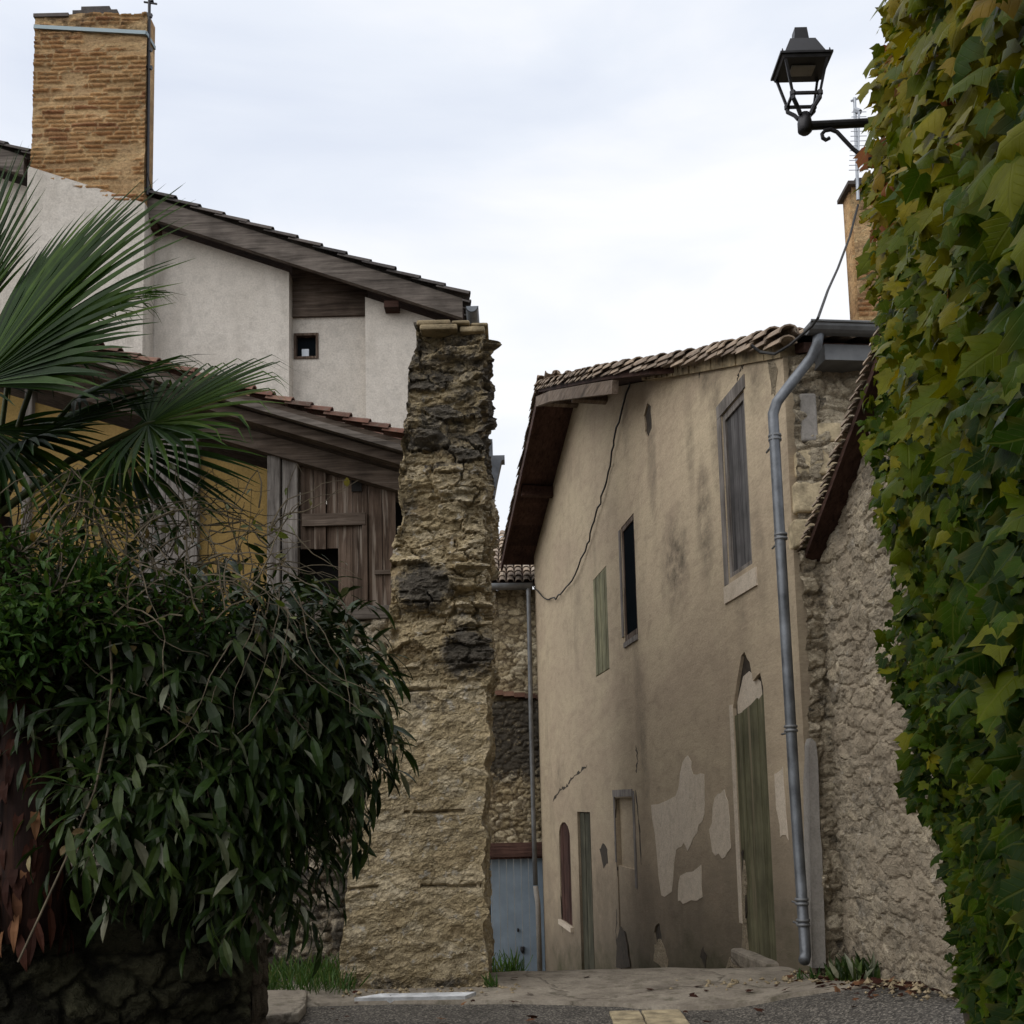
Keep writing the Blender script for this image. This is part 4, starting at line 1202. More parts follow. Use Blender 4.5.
# verge beam, roof and gutter
mb = MB()
e0, e1 = bp(146, 0).x, bp(463, 300).x
for (xa, xb) in ((xA0, bp(33, 170).x), (e0, e1)):
    mb.prism([Vector((xa, BY - 0.28, rz_(xa) - 0.33)), Vector((xb, BY - 0.28, rz_(xb) - 0.30)), Vector((xb, BY - 0.28, rz_(xb) - 0.02)), Vector((xa, BY - 0.28, rz_(xa) - 0.02))], (0, 0.09, 0))
mb.make('verge_beam', M['greywood_x'], bh)
mb = MB().prism([Vector((xA0, BY - 0.19, rz_(xA0) - 0.1)), Vector((e1, BY - 0.19, rz_(e1) - 0.1)), Vector((e1, BY - 0.19, rz_(e1) - 0.02)), Vector((xA0, BY - 0.19, rz_(xA0) - 0.02))], (0, 2.9, 0))
mb.make('roof_boarding', M['soffit'], bh)
for px in (155, 392):
    x_ = bp(px, 240).x
    MB().box((x_ - 0.10, BY - 0.19, rz_(x_) - 0.44), (x_ + 0.10, BY + 0.1, rz_(x_) - 0.345)).make('purlin_end', M['soffit'], bh)
mb = MB()
for c_ in range(13):
    y_ = BY - 0.26 + c_ * 0.23
    p0, p1 = Vector((e1 + 0.08, y_, rz_(e1 + 0.08) + 0.0)), Vector((xA0, y_, rz_(xA0) + 0.0))
    dd = (p1 - p0).normalized()
    sd_ = Vector((0, 1, 0))
    tile_run(mb, p0, p1, sd_, dd.cross(sd_) if dd.cross(sd_).z > 0 else sd_.cross(dd), rad=0.10, pitch=0.36, seg=5)
mb.make('roof', M['darktile'], bh)
x_ = bp(185, 212).x
MB().box((x_ - 0.14, BY + 0.3, rz_(x_) + 0.02), (x_ + 0.14, BY + 0.6, rz_(x_) + 0.2)).make('roof_vent', M['cement'], bh)
gy0, gy1 = BY - 0.25, BY + 2.8
gx, gzv = e1 + 0.13, rz_(e1) - 0.12
mb = MB()
for y_ in (gy0, gy1):
    for r_ in (0.09, 0.08):
        for k in range(9):
            t = math.pi + math.pi * k / 8
            mb.v.append(Vector((gx + math.cos(t) * r_, y_, gzv + math.sin(t) * r_)))
for k in range(8):
    mb.f += [[k, 18 + k, 19 + k, k + 1], [9 + k, 10 + k, 28 + k, 27 + k], [k, k + 1, 10 + k, 9 + k]]
mb.f.append(list(range(9)))
mb.make('gutter', M['zinc'], bh)
MB().prism([Vector((xC1 - 0.04, BY + 0.5, -2)), Vector((xC1, BY + 0.5, -2)), Vector((xC1, BY + 0.5, rz_(xC1) - 0.1)), Vector((xC1 - 0.04, BY + 0.5, rz_(xC1) - 0.1))], (0, 2.1, 0)).make('side_wall', M['render'], bh)
# zinc hopper on the lane side, seen past the pillar
hx, hz0, hz1 = bp(495, 470, 16.4).x, bp(500, 505, 16.4).z, bp(500, 450, 16.4).z
mb = MB().box((xC1, 16.3, hz1 - 0.2), (hx + 0.16, 16.55, hz1 - 0.12))
b = [Vector((hx - 0.1, 16.3, hz1 - 0.2)), Vector((hx + 0.11, 16.3, hz1 - 0.2)), Vector((hx + 0.04, 16.3, hz1 - 0.5)), Vector((hx - 0.1, 16.3, hz0 - 0.3))]
mb.prism(b, (0, 0.25, 0))
mb.box((hx - 0.1, 16.3, hz1 - 0.12), (hx - 0.03, 16.5, hz1 + 0.15))
mb.tube([Vector((hx - 0.02, 16.43, hz0 - 0.1)), Vector((xC1 + 0.06, 16.43, hz0 - 0.5)), Vector((xC1 + 0.06, 16.43, -2.5))], 0.05, 8)
mb.make('hopper', M['zinc'], bh)
# chimney: thin brick courses, plastered foot
cl, cr = bp(31.5, 150, 13.60).x, bp(145, 150, 13.60).x
cz0, cz1 = bp(90, 200, 13.60).z, bp(90, 12, 13.60).z


foot0, foot1 = bp(31, 166, 13.57).z, bp(144, 203, 13.57).z


def cdark(u, v):
    return np.clip(0.12 + 0.5 * (fbm(u * 1.6, v * 1.2, 77) - 0.45) + 0.25 * np.clip((v - cz1 + 0.9) / 0.6, 0, 1), 0, 1)


ch = panel('chimney', M['brick'], bh, Vector((cl, 13.60, 0)), (1, 0, 0), (0, -1, 0), cr - cl, cz0 - 0.5, cz1, (0.30, 0.062), 71, 0.03, 0.0115, dark=cdark, thick=0.26, wob=0.03, chips=0.02, course=(0.066, 0.33), label='tall wide chimney of thin weathered bricks', keep=lambda u, v: (v < cz1 - 0.07 * fbm(u * 4, u * 0, 3)) & (v > foot0 + (foot1 - foot0) * u / (cr - cl) - 0.08))
cp0 = bp(88, 185, 13.5).z
MB().prism([Vector((cl - 0.03, 13.57, -1)), Vector((cr + 0.02, 13.57, -1)), Vector((cr + 0.02, 13.57, bp(144, 203, 13.57).z)), Vector((cl - 0.03, 13.57, bp(31, 166, 13.57).z))], (0, 0.42, 0)).make('chimney_foot', M['render'], bh)
mb = MB().box((bp(78, 10, 13.8).x, 13.62, cz1 - 0.06), (bp(122, 10, 13.8).x, 13.85, cz1 + 0.05))
mb.box((bp(86, 5, 13.8).x, 13.64, cz1 + 0.053), (bp(114, 5, 13.8).x, 13.83, cz1 + 0.12))
mb.box((cl - 0.02, 13.575, cz1 - 0.07), (bp(75, 22, 13.8).x, 13.87, cz1 - 0.02))
mb.make('chimney_cap', M['darktile'], ch)
s0_, s1_ = bp(34, 27, 13.57), bp(146, 33, 13.57)
mb = MB().beam(s0_, s1_, 0.03, 0.055)
mb.beam(s1_, s1_ + Vector((0.02, 0.3, 0)), 0.03, 0.055)
mb.make('strap', M['strap'], ch)
am = thing('aerial_mast', 'dark aerial mast strapped to the right edge of the tall brick chimney', 'aerial', bp(146.5, 60, 13.54))
MB().tube([bp(147.5, 195, 13.66), bp(149.5, -10, 13.66)], 0.022, 8).make('mast', M['black'], am)
for py in (14, 48, 66):
    MB().beam(bp(144, py, 13.66), bp(152, py + 2, 13.66), 0.04, 0.05).make('clamp', M['black'], am)
mb = MB().tube([bp(144, 2, 13.66), bp(157, 4, 13.66)], 0.014, 6)
mb.tube([bp(149, -8, 13.66), bp(152, 2, 13.66)], 0.03, 6)
mb.make('dipole', M['black'], am)
MB().tube([bp(147, 172, 13.5), bp(152, 192, 13.7), bp(158, 208, 14.0)], 0.006, 5).make('guy_wire', M['cable'], am)

# ------------------------------------------------------------------ left: timber lean-to in front of it
LY = 11.0
shed = thing('timber_shed', 'dilapidated timber lean-to with ochre infill and red tile roof behind the shrubs', 'shed', (-3, LY, 0))
lp = lambda px, py, Y=LY: at(px, py, Y)
a_, b_ = lp(40, 327, 10.5), lp(404, 431, 10.5)
lsl = (b_.z - a_.z) / (b_.x - a_.x)
lz = lambda x: a_.z + lsl * (x - a_.x)
xl0, xl1 = lp(-240, 300, 10.5).x, b_.x + 0.03


def slopebar(x0, x1, top, bot, y0, y1, mb=None):
    mb = mb or MB()
    return mb.prism([Vector((x0, y0, lz(x0) - bot)), Vector((x1, y0, lz(x1) - bot)), Vector((x1, y0, lz(x1) - top)), Vector((x0, y0, lz(x0) - top))], (0, y1 - y0, 0))


slopebar(xl0, xl1, 0.10, 0.16, 10.5, 13.9).make('roof_boarding', M['brownwood_x'], shed)
mb = MB()
for c_ in range(14):
    y_ = 10.52 + c_ * 0.23
    p0, p1 = Vector((xl1, y_, lz(xl1) - 0.08)), Vector((xl0, y_, lz(xl0) - 0.08))
    dd = (p1 - p0).normalized()
    sd_ = Vector((0, 1, 0))
    tile_run(mb, p0, p1, sd_, dd.cross(sd_) if dd.cross(sd_).z > 0 else sd_.cross(dd), rad=0.095, pitch=0.21, seg=5, jit=0.014)
mb.make('roof', M['redtile'], shed)
slopebar(xl0, xl1, 0.165, 0.23, 10.46, 10.54).make('verge_board', M['greywood_x'], shed)
slopebar(xl0, xl1 - 0.02, 0.235, 0.34, 10.6, 10.78).make('upper_beam', M['brownwood_x'], shed)
slopebar(lp(30, 400).x, xl1 - 0.02, 0.36, 0.56, 10.84, 11.06).make('lower_beam', M['brownwood_x'], shed)
zs0 = lp(350, 607).z
plank = MB()
rr = random.Random(12)
xo0, xo1, zo0, zo1 = lp(303, 570).x, lp(338, 570).x, lp(320, 601).z, lp(320, 549).z
x = lp(300, 520).x
xe = lp(396, 520).x
while x < xe:
    wd = rr.uniform(0.12, 0.19)
    x2 = min(x + wd, xe)
    zt_ = lz((x + x2) / 2) - 0.50
    y0 = LY + rr.uniform(-0.02, 0.02)
    segs = [(zs0, zt_)]
    if x < xo1 - 0.04:
        segs = [(zo1 + rr.uniform(-.02, .02), zt_)]
        x2 = min(x2, xo1) if x2 > xo1 - 0.06 else x2
    for z0_, z1_ in segs:
        plank.box((x + 0.004, y0, z0_), (x2 - 0.004, y0 + 0.03, z1_))
    x = x2
plank.make('plank_wall', M['brownwood'], shed)
sq = lp(357, 485)
mb = MB().box((sq.x - 0.055, LY - 0.034, sq.z - 0.08), (sq.x + 0.055, LY - 0.026, sq.z + 0.08))
mb.make('vent_hole', M['void'], shed)
MB().box((lp(303, 520).x, LY - 0.06, lp(320, 527).z), (lp(366, 520).x, LY - 0.022, lp(320, 515).z)).make('batten', M['brownwood_x'], shed)
mb = MB().box((lp(363, 560).x, LY - 0.05, zs0), (lp(368, 560).x, LY - 0.022, lp(364, 515).z))
mb.make('batten', M['brownwood'], shed)
MB().box((lp(375, 572).x, LY - 0.05, lp(380, 575).z), (lp(396, 572).x, LY - 0.022, lp(380, 571).z)).make('batten', M['brownwood_x'], shed)
MB().box((xo0 - 0.02, LY - 0.05, zo0 - 0.05), (xo1 + 0.05, LY + 0.03, zo0)).make('batten', M['brownwood_x'], shed)
MB().box((xl0, LY + 0.35, 0), (xl1, LY + 0.4, lz(xl1) - 0.5)).make('dark_inside', M['void'], shed)
for (pl, pr, mt_, pt) in ((269, 299, 'greywood', None), (186, 200, 'greywood', None), (24, 32, 'greywood', None)):
    xa, xb = lp(pl, 520).x, lp(pr, 520).x
    zt_ = lz((xa + xb) / 2) - 0.52
    mb = MB()
    if pr - pl > 20:
        mb.box((xa, LY - 0.1, zs0 - 0.3), ((xa + xb) / 2 - 0.02, LY + 0.06, zt_))
        mb.box(((xa + xb) / 2 - 0.01, LY - 0.07, zs0 - 0.3), (xb, LY + 0.06, zt_))
    else:
        mb.box((xa, LY - 0.08, zs0 - 0.3), (xb, LY + 0.06, zt_))
    bevel(mb.make('post', M[mt_], shed), 0.012)
for (pl, pr) in ((200, 269), (-225, 24), (32, 140)):
    xa, xb = lp(pl, 520).x, lp(pr, 520).x
    MB().prism([Vector((xa, LY, zs0 - 0.2)), Vector((xb, LY, zs0 - 0.2)), Vector((xb, LY, lz(xb) - 0.70)), Vector((xa, LY, lz(xa) - 0.70))], (0, 0.1, 0)).make('infill_panel', M['ochre'], shed)
mb = MB()
x, xe = lp(140, 520).x, lp(186, 520).x
while x < xe:
    mb.box((x + 0.004, LY - 0.02, zs0 - 0.2), (min(x + 0.14, xe) - 0.004, LY + 0.03, lz(x) - 0.6 - rr.uniform(0, 0.1)))
    x += 0.14
mb.make('board_panel', M['greywood'], shed)
mb = MB().box((lp(316, 610).x, LY - 0.10, zs0 - 0.15), (lp(392, 610).x, LY + 0.1, zs0 - 0.005))
bevel(mb.make('sill_beam', M['greywood_x'], shed), 0.015)
o0 = lp(-240, 700)
panel('base_wall', M['rubble'], shed, Vector((o0.x, LY, 0)), (1, 0, 0), (0, -1, 0), lp(402, 700).x - o0.x, -0.2, zs0 - 0.15, (0.26, 0.13), 83, 0.07, 0.022, dark=lambda u, v: 0.36 + 0.2 * np.clip((2.2 - v) / 1.5, 0, 1), chips=0.05)  # rubble colour darkened, more so low down, for the shade it stands in

# ------------------------------------------------------------------ end of the lane: stone house and blue door
EY = 25.6
fh = thing('stone_house', 'far stone house closing the lane with small tiled roof and blue garage door', 'house', (0.0, EY, -2.7))
ep = lambda px, py, Y=EY: at(px, py, Y)
X0, X1 = ep(440, 700).x, ep(600, 700).x
zE = ep(512, 590).z
zl, zd, zb = ep(512, 842).z, ep(512, 856).z, ep(512, 978).z
dx0 = ep(478, 900).x
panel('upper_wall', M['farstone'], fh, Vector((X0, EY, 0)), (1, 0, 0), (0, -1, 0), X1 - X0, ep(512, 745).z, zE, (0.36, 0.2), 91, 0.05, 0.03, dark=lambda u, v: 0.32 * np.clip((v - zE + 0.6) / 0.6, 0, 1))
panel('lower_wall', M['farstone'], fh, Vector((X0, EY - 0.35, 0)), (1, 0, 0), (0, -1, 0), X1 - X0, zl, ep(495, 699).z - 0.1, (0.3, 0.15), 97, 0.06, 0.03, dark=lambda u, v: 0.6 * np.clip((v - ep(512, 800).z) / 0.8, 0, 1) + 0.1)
mb = MB()
zc = ep(512, 706).z
c0 = Vector((X0, EY - 0.42, ep(450, 682).z))
for k in range(16):
    x_ = X0 + k * 0.26
    z_ = ep(495, 697).z - 0.12 * (x_ - ep(495, 697).x)
    mb.box((x_, EY - 0.46, z_), (x_ + 0.255, EY + 0.05, z_ + 0.11))
mb.make('wall_coping', M['redtile'], fh)
mb = MB().box((X0, EY - 0.42, zd + 0.0), (X1, EY - 0.1, zl))
mb.make('lintel', M['lintel'], fh)
mb = MB().box((X0, EY - 0.38, zd - 0.05), (X1, EY - 0.15, zd - 0.003))
mb.make('lintel_edge', M['redwood'], fh)
door = MB()
k = 0
x = dx0
while x < X1 - 0.5:
    door.box((x + 0.004, EY - 0.22, zb - 0.4), (x + 0.17, EY - 0.17 + 0.004 * (k % 2), zd - 0.06))
    x += 0.175
    k += 1
dr = door.make('garage_door', M['blue'], fh, label='blue painted vertical board garage door')
for nm, px, py, s in (('lock', 522.5, 950, 0.08), ('keyhole', 518, 930, 0.04)):
    c_ = ep(px, py, EY - 0.24)
    MB().tube([Vector((c_.x, EY - 0.25, c_.z - s)), Vector((c_.x, EY - 0.25, c_.z)), Vector((c_.x, EY - 0.25, c_.z + s))], [0.02, s * 0.7, s * 0.6], 8).make(nm, M['black'], dr)
mb = MB()
rc = ep(512, 590)
for c_ in range(22):
    x_ = X0 + c_ * 0.2
    p0 = Vector((x_, EY - 0.45, zE + 0.08))
    p1 = Vector((x_, EY + 4.0, zE + 2.45))
    dd = (p1 - p0).normalized()
    tile_run(mb, p0, p1, Vector((1, 0, 0)), Vector((1, 0, 0)).cross(dd), rad=0.095, pitch=0.4, seg=5)
mb.make('roof', M['tile'], fh)
mb = MB().prism([Vector((X0, EY - 0.4, zE)), Vector((X0, EY + 4, zE + 2.25)), Vector((X0, EY + 4, zE + 2.33)), Vector((X0, EY - 0.4, zE + 0.06))], (X1 - X0, 0, 0))
mb.make('roof_boarding', M['soffit'], fh)
mb = MB().tube([Vector((X0, EY - 0.55, zE + 0.0)), Vector((ep(530, 590).x + 0.05, EY - 0.55, zE - 0.03))], 0.09, 10)
mb.make('gutter', M['zincdull'], fh, True)
P = [ep(529, 588, EY - 0.55), ep(530, 600, EY - 0.7)]
pp = [ep(528.5, 592, 25.0), ep(529.5, 640, 25.0), ep(531, 720, 25.0), ep(533.5, 820, 25.0), ep(535.5, 885, 25.0)]
pp2 = [ep(535.5, 886, 25.0), ep(538, 905, 25.0), ep(540, 975, 25.0)]
dpp = MB().tube([ep(528.5, 588, 25.05)] + pp, 0.055, 8).make('downpipe', M['zincdull'], fh, True)
MB().tube(pp2, 0.06, 8).make('boot', M['cement'], dpp, True)

# ------------------------------------------------------------------ right: ivied wall, ivy and the street lamp
IA, IB = Vector((1.06, 0.8, 0)), Vector((2.47, 5.75, 0))
ia = (IB - IA).normalized()
inn = Vector((-ia.y, ia.x, 0))
iv = thing('ivied_wall', 'tall rough stone wall almost hidden under climbing ivy at the right', 'wall', IB, math.atan2(ia.y, ia.x))
LI = (IB - IA).length
panel('masonry', M['garden'], iv, IA, ia, inn, LI, -0.3, 6.6, (0.3, 0.16), 101, 0.05, 0.04, thick=0.35)
mb = MB()
for k in range(5):
    z0_ = 0.30 + k * 0.24
    mb.prism([IB + ia * 0.004 + inn * 0.05 + Vector((0, 0, z0_)), IB + ia * 0.004 - inn * 0.3 + Vector((0, 0, z0_)), IB + ia * 0.09 - inn * 0.3 + Vector((0, 0, z0_)), IB + ia * 0.09 + inn * 0.06 + Vector((0, 0, z0_))], (0, 0, 0.232))
bevel(mb.make('white_quoin', M['white'], iv), 0.01)


def leaves(name, mat, parent, C, D, Nn, L, Wd, rnd, tmpl, faces, label=None, smooth=False, curl=None, fold=None):
    """many leaves as one mesh: C base points, D directions, Nn normals"""
    D = D / np.linalg.norm(D, axis=1, keepdims=True)
    S = np.cross(D, Nn)
    S /= np.linalg.norm(S, axis=1, keepdims=True) + 1e-9
    Q = np.cross(S, D)
    t = np.asarray(tmpl, float)
    k = len(t)
    V = C[:, None, :] + (L[:, None] * t[None, :, 0])[..., None] * D[:, None] + (Wd[:, None] * t[None, :, 1])[..., None] * S[:, None] + (L[:, None] * (t[None, :, 2] * (1 if curl is None else curl[:, None]) + (0 if fold is None else fold[:, None]) * np.abs(t[None, :, 1])))[..., None] * Q[:, None]
    n = len(C)
    F_ = [[i * k + j for j in f] for i in range(n) for f in faces]
    return build(name, V.reshape(-1, 3), F_, mat, parent, smooth, {'rnd': np.repeat(rnd, k), 'across': np.tile(np.abs(t[:, 1]), n), 'along': np.tile(t[:, 0], n)}, label)


# lobed ivy leaf, cupped about its midrib: midrib points then right and left margins
mid_ = [(0, 0, 0), (0.35, 0, 0.02), (0.7, 0, 0.01), (1.0, 0, -0.07)]
rim = [(-0.14, 0.16, 0.0), (-0.08, 0.36, -0.01), (0.12, 0.46, -0.02), (0.36, 0.66, -0.06), (0.40, 0.44, -0.03), (0.46, 0.27, 0.0), (0.62, 0.35, -0.02), (0.74, 0.18, -0.02), (0.90, 0.06, -0.05)]
IVT = mid_ + rim + [(a_, -b_, c_) for a_, b_, c_ in rim]
IVF = []
for s in (4, 13):
    fl = (lambda q: q) if s == 4 else (lambda q: q[::-1])
    IVF += [fl([0, s, s + 1, s + 2]), fl([0, s + 2, 1]), fl([1, s + 2, s + 3, s + 4]), fl([1, s + 4, s + 5]), fl([1, s + 5, s + 6, 2]), fl([2, s + 6, s + 7]), fl([2, s + 7, s + 8, 3])]
sil = [(902, 0), (890, 60), (882, 130), (872, 210), (868, 300), (874, 420), (876, 500), (882, 560), (895, 650), (908, 740), (925, 810), (945, 880), (955, 960), (975, 1010), (990, 1040)]
SZ = sorted((at(px, py, 5.65).z, at(px, py, 5.65).x) for px, py in sil)
sz_, sx_ = zip(*SZ)


def ivythick(u, z):
    tt = (2.45 - np.interp(z, sz_, sx_)) / inn.x * -1
    return np.clip(tt, 0.02, 0.9)


ivy = thing('ivy', 'thick olive and yellow climbing ivy with lobed leaves covering the right-hand wall', 'climbing plant', IB - ia * 0.1)
n = 17000
u = LI - (LI - 0.5) * RNG.random(n) ** 1.15 + 0.12
z = RNG.random(n) * 6.9 - 0.25
tk = ivythick(u, z)
lump = 0.72 + 1.0 * (fbm(u * 2.6, z * 2.6, 111, 3) - 0.5)
fr = 1 - 0.85 * RNG.random(n) ** 1.1
near = np.clip((LI - u) / 3.5, 0, 1)
base_t = tk * (1 - near) + np.clip(tk, 0.30, 0.5) * near
off = base_t * lump * fr * 1.08
keepm = (tk > 0.05) | (RNG.random(n) < 0.45)
# ragged lower edge: fewer leaves close to the ground at the far corner
u, z, off, near = u[keepm], z[keepm], off[keepm], near[keepm]
n = len(u)
Aa, Ai = np.array(ia), np.array(inn)
C = np.array(IA)[None] + u[:, None] * Aa + off[:, None] * Ai + z[:, None] * np.array([0, 0, 1.0])
rnd3 = RNG.normal(0, 1, (n, 3))
endw = np.clip((u - LI + 0.35) / 0.4, 0, 1)[:, None]
Nn = Ai * 0.75 - Aa * (0.75 - 0.5 * endw) + np.array([0, 0, 0.5]) + rnd3 * 0.46
D = np.array([0, 0, -1.0]) + Ai * 0.45 + RNG.normal(0, 1, (n, 3)) * 0.5
Nn = Nn - D * ((Nn * D).sum(1) / (D * D).sum(1))[:, None]
L = (0.04 + 0.08 * RNG.random(n) ** 2.0) * (1 + 0.2 * near)
hue = np.clip(0.13 + 0.42 * np.clip((z - 1.4) / 3.2, 0, 1) + 0.9 * (fbm(u * 1.5, z * 1.5, 121, 3) - 0.5) + RNG.normal(0, 0.17, n) + 0.06 * (1 - near), 0, 1)
leaves('leaf_mass', M['ivy'], ivy, C, D, Nn, L, L * 1.0, hue, IVT, IVF, smooth=True, curl=RNG.normal(1.6, 1.6, n), fold=RNG.normal(-0.05, 0.28, n))
mb = MB()
rr = random.Random(31)
for k in range(26):
    u_ = rr.uniform(1.0, LI)
    z_ = 0.0 if k % 2 else rr.uniform(0, 3)
    pts = []
    for s in range(14):
        pts.append(IA + ia * u_ + inn * (0.06 + 0.04 * math.sin(s)) + Vector((0, 0, z_)))
        u_ += rr.uniform(-0.12, 0.14)
        z_ += rr.uniform(0.15, 0.35)
    mb.tube(pts, [0.02 - 0.001 * i for i in range(14)], 5)
mb.make('stem', M['darktwig'], ivy)

# lantern on a bracket
LYp = 5.45
lamp = thing('street_lamp', 'black four sided lantern on a wall bracket sticking out of the ivy', 'street lamp', at(868, 124, LYp))
j = at(804, 126, LYp)
MB().tube([at(804, 126, LYp), at(900, 121, LYp + 0.05)], 0.024, 10).make('arm', M['black'], lamp)
sc = [at(824, 139.5, LYp), at(829, 138.5, LYp), at(829, 134, LYp), at(825, 130.5, LYp), at(830, 128.8, LYp), at(837, 131, LYp), at(844, 138, LYp), at(853, 148, LYp), at(862, 156, LYp), at(872, 160, LYp)]
sc = [at(829.5, 138, LYp), at(826, 140, LYp), at(822.8, 138, LYp), at(822, 134, LYp), at(825, 130.6, LYp), at(831, 129.6, LYp), at(837, 132, LYp), at(844, 139.5, LYp), at(853, 149, LYp), at(862, 156, LYp), at(873, 160, LYp)]
MB().tube(sc, 0.011, 8).make('scroll', M['black'], lamp)
cx, cy = j.x + 0.005, LYp
zb_ = j.z
ztop_ = at(808, 50, LYp - 0.13).z
lan = MB().tube([Vector((cx, cy, zb_ - 0.045)), Vector((cx, cy, zb_ - 0.03)), Vector((cx, cy, zb_ + 0.02)), Vector((cx, cy, zb_ + 0.07))], [0.025, 0.04, 0.04, 0.03], 12)
lan.make('socket', M['black'], lamp, True)
rw, rd = 0.145, 0.115
hx0, hd0 = 0.075, 0.06
zr1 = ztop_
zq = zb_ + 0.155
mb = MB()
for sx in (-1, 1):
    for sy in (-1, 1):
        a_ = Vector((cx + sx * (rw - 0.03), cy + sy * (rd - 0.02), zr1 - 0.015))
        b_ = Vector((cx + sx * hx0, cy + sy * hd0, zq))
        c_ = Vector((cx + sx * 0.028, cy + sy * 0.022, zb_ + 0.055))
        mb.beam(a_, b_, 0.013, 0.013, (0, 1, 0.1))
        mb.tube([b_, b_.lerp(c_, 0.3) + Vector((sx * 0.012, sy * 0.012, 0)), c_.lerp(b_, 0.3), c_], 0.012, 6)
        mb.tube([b_ - Vector((0, 0, 0.012)), b_ + Vector((0, 0, 0.012))], 0.016, 6)
for (p, q_) in (((-1, -1), (1, -1)), ((1, -1), (1, 1)), ((1, 1), (-1, 1)), ((-1, 1), (-1, -1))):
    mb.beam(Vector((cx + p[0] * hx0, cy + p[1] * hd0, zq)), Vector((cx + q_[0] * hx0, cy + q_[1] * hd0, zq)), 0.014, 0.014)
mb.make('lantern_frame', M['black'], lamp)
mb = MB()


def frus(mb, z0, z1, a0, b0, a1, b1):
    b = len(mb.v)
    for z_, a_, b_ in ((z0, a0, b0), (z1, a1, b1)):
        mb.v += [Vector((cx + sx * a_, cy + sy * b_, z_)) for sx, sy in ((-1, -1), (1, -1), (1, 1), (-1, 1))]
    mb.f += [[b, b + 3, b + 2, b + 1], [b + 4, b + 5, b + 6, b + 7]] + [[b + i, b + (i + 1) % 4, b + 4 + (i + 1) % 4, b + 4 + i] for i in range(4)]


frus(mb, zr1, zr1 + 0.012, rw, rd, rw, rd)
frus(mb, zr1 - 0.02, zr1 - 0.001, rw - 0.02, rd - 0.012, rw - 0.012, rd - 0.008)
frus(mb, zr1 + 0.0122, zr1 + 0.13, rw - 0.025, rd - 0.02, 0.07, 0.055)
frus(mb, zr1 + 0.1305, zr1 + 0.215, 0.042, 0.036, 0.034, 0.03)
for sx, sy in ((-1, -1), (1, -1), (1, 1), (-1, 1)):
    mb.tube([Vector((cx + sx * (rw - .015), cy + sy * (rd - .015), zr1 + 0.01)), Vector((cx + sx * (rw - .015), cy + sy * (rd - .015), zr1 + 0.035))], [0.007, 0.003], 6)
mb.make('lantern_roof', M['black'], lamp)
mb = MB()
frus(mb, zr1 - 0.03, zr1 - 0.021, 0.065, 0.04, 0.065, 0.04)
mb.make('lamp_plate', M['lampglass'], lamp)

# ------------------------------------------------------------------ left foreground: retaining wall, post, palm and shrubs
KA, KB = Vector((-3.6, 3.9, 0)), Vector((at(246, 985, 5.5).x, 5.5, 0))
ka = (KB - KA).normalized()
kn = Vector((ka.y, -ka.x, 0))
rw_ = thing('retaining_wall', 'low mossy stone retaining wall, its colour darkened as shade under the overhanging shrub', 'wall', KA, math.atan2(ka.y, ka.x))
zk = 1.26
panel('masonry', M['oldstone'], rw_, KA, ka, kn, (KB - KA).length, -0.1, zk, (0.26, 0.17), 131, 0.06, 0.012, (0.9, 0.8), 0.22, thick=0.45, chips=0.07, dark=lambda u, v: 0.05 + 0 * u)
# raised bed behind the wall
mb = MB().box((-7, 5.6, -0.1), (-1.5, 7.5, 0.0))
V_ = [Vector((-7, 4.0, 0.95)), Vector((-3.6, 4.2, 0.95)), Vector((-1.7, 5.7, 0.95)), Vector((-1.7, 7.2, 0.95)), Vector((-7, 7.2, 0.95))]
mb = MB().prism([v_ - Vector((0, 0, 0.95)) for v_ in V_], (0, 0, 1.2))
o = mb.make('terrain', M['earth'])
o['kind'] = 'structure'
wn_ = Vector((0.15, -1, 0)).normalized()
panel('wall_end', M['endstone'], rw_, Vector((KB.x, 5.52, 0)), (0.02, 1, 0), (1, -0.02, 0), 0.34, -0.1, at(253, 948, 5.5).z, (0.2, 0.15), 137, 0.03, 0.012, thick=0.2)
# pale kerb slab by the post and white strip along the road edge
mb = MB()
for k in range(3):
    a_ = at(262 + k * 16, 1004, 7.6 + 0.1 * k)
mb.prism([Vector((at(250, 1016, 7.5).x, 7.55, 0.0)), Vector((at(296, 1008, 7.6).x, 7.7, 0.0)), Vector((at(303, 1000, 7.9).x, 8.0, 0.0)), Vector((at(300, 990, 8.3).x, 8.6, 0.0)), Vector((-2.5, 8.7, 0.0)), Vector((-2.5, 7.55, 0.0))], (0, 0, 0.085))
o = bevel(mb.make('pavement', M['concrete']), 0.02)
o['kind'] = 'structure'
mb = MB().prism([Vector((-1.28, 8.36, 0.0)), Vector((-0.42, 8.33, 0.0)), Vector((-0.34, 8.50, 0.0)), Vector((-1.1, 8.52, 0.0))], (0, 0, 0.055))
tag(mb.make('drain_cover', M['white']), 'flat chalky white slab at the foot of the ruined pillar', 'slab')

LT = []
LF = []
for i, (t, wv, c_) in enumerate(((0, 0.04, 0), (0.25, 0.42, 0.03), (0.55, 0.5, 0.02), (0.8, 0.3, -0.05), (1.0, 0.02, -0.14))):
    LT += [(t, -wv, c_ + 0.02), (t, 0, c_), (t, wv, c_ + 0.02)]
for i in range(4):
    LF += [[i * 3, i * 3 + 1, i * 3 + 4, i * 3 + 3], [i * 3 + 1, i * 3 + 2, i * 3 + 5, i * 3 + 4]]


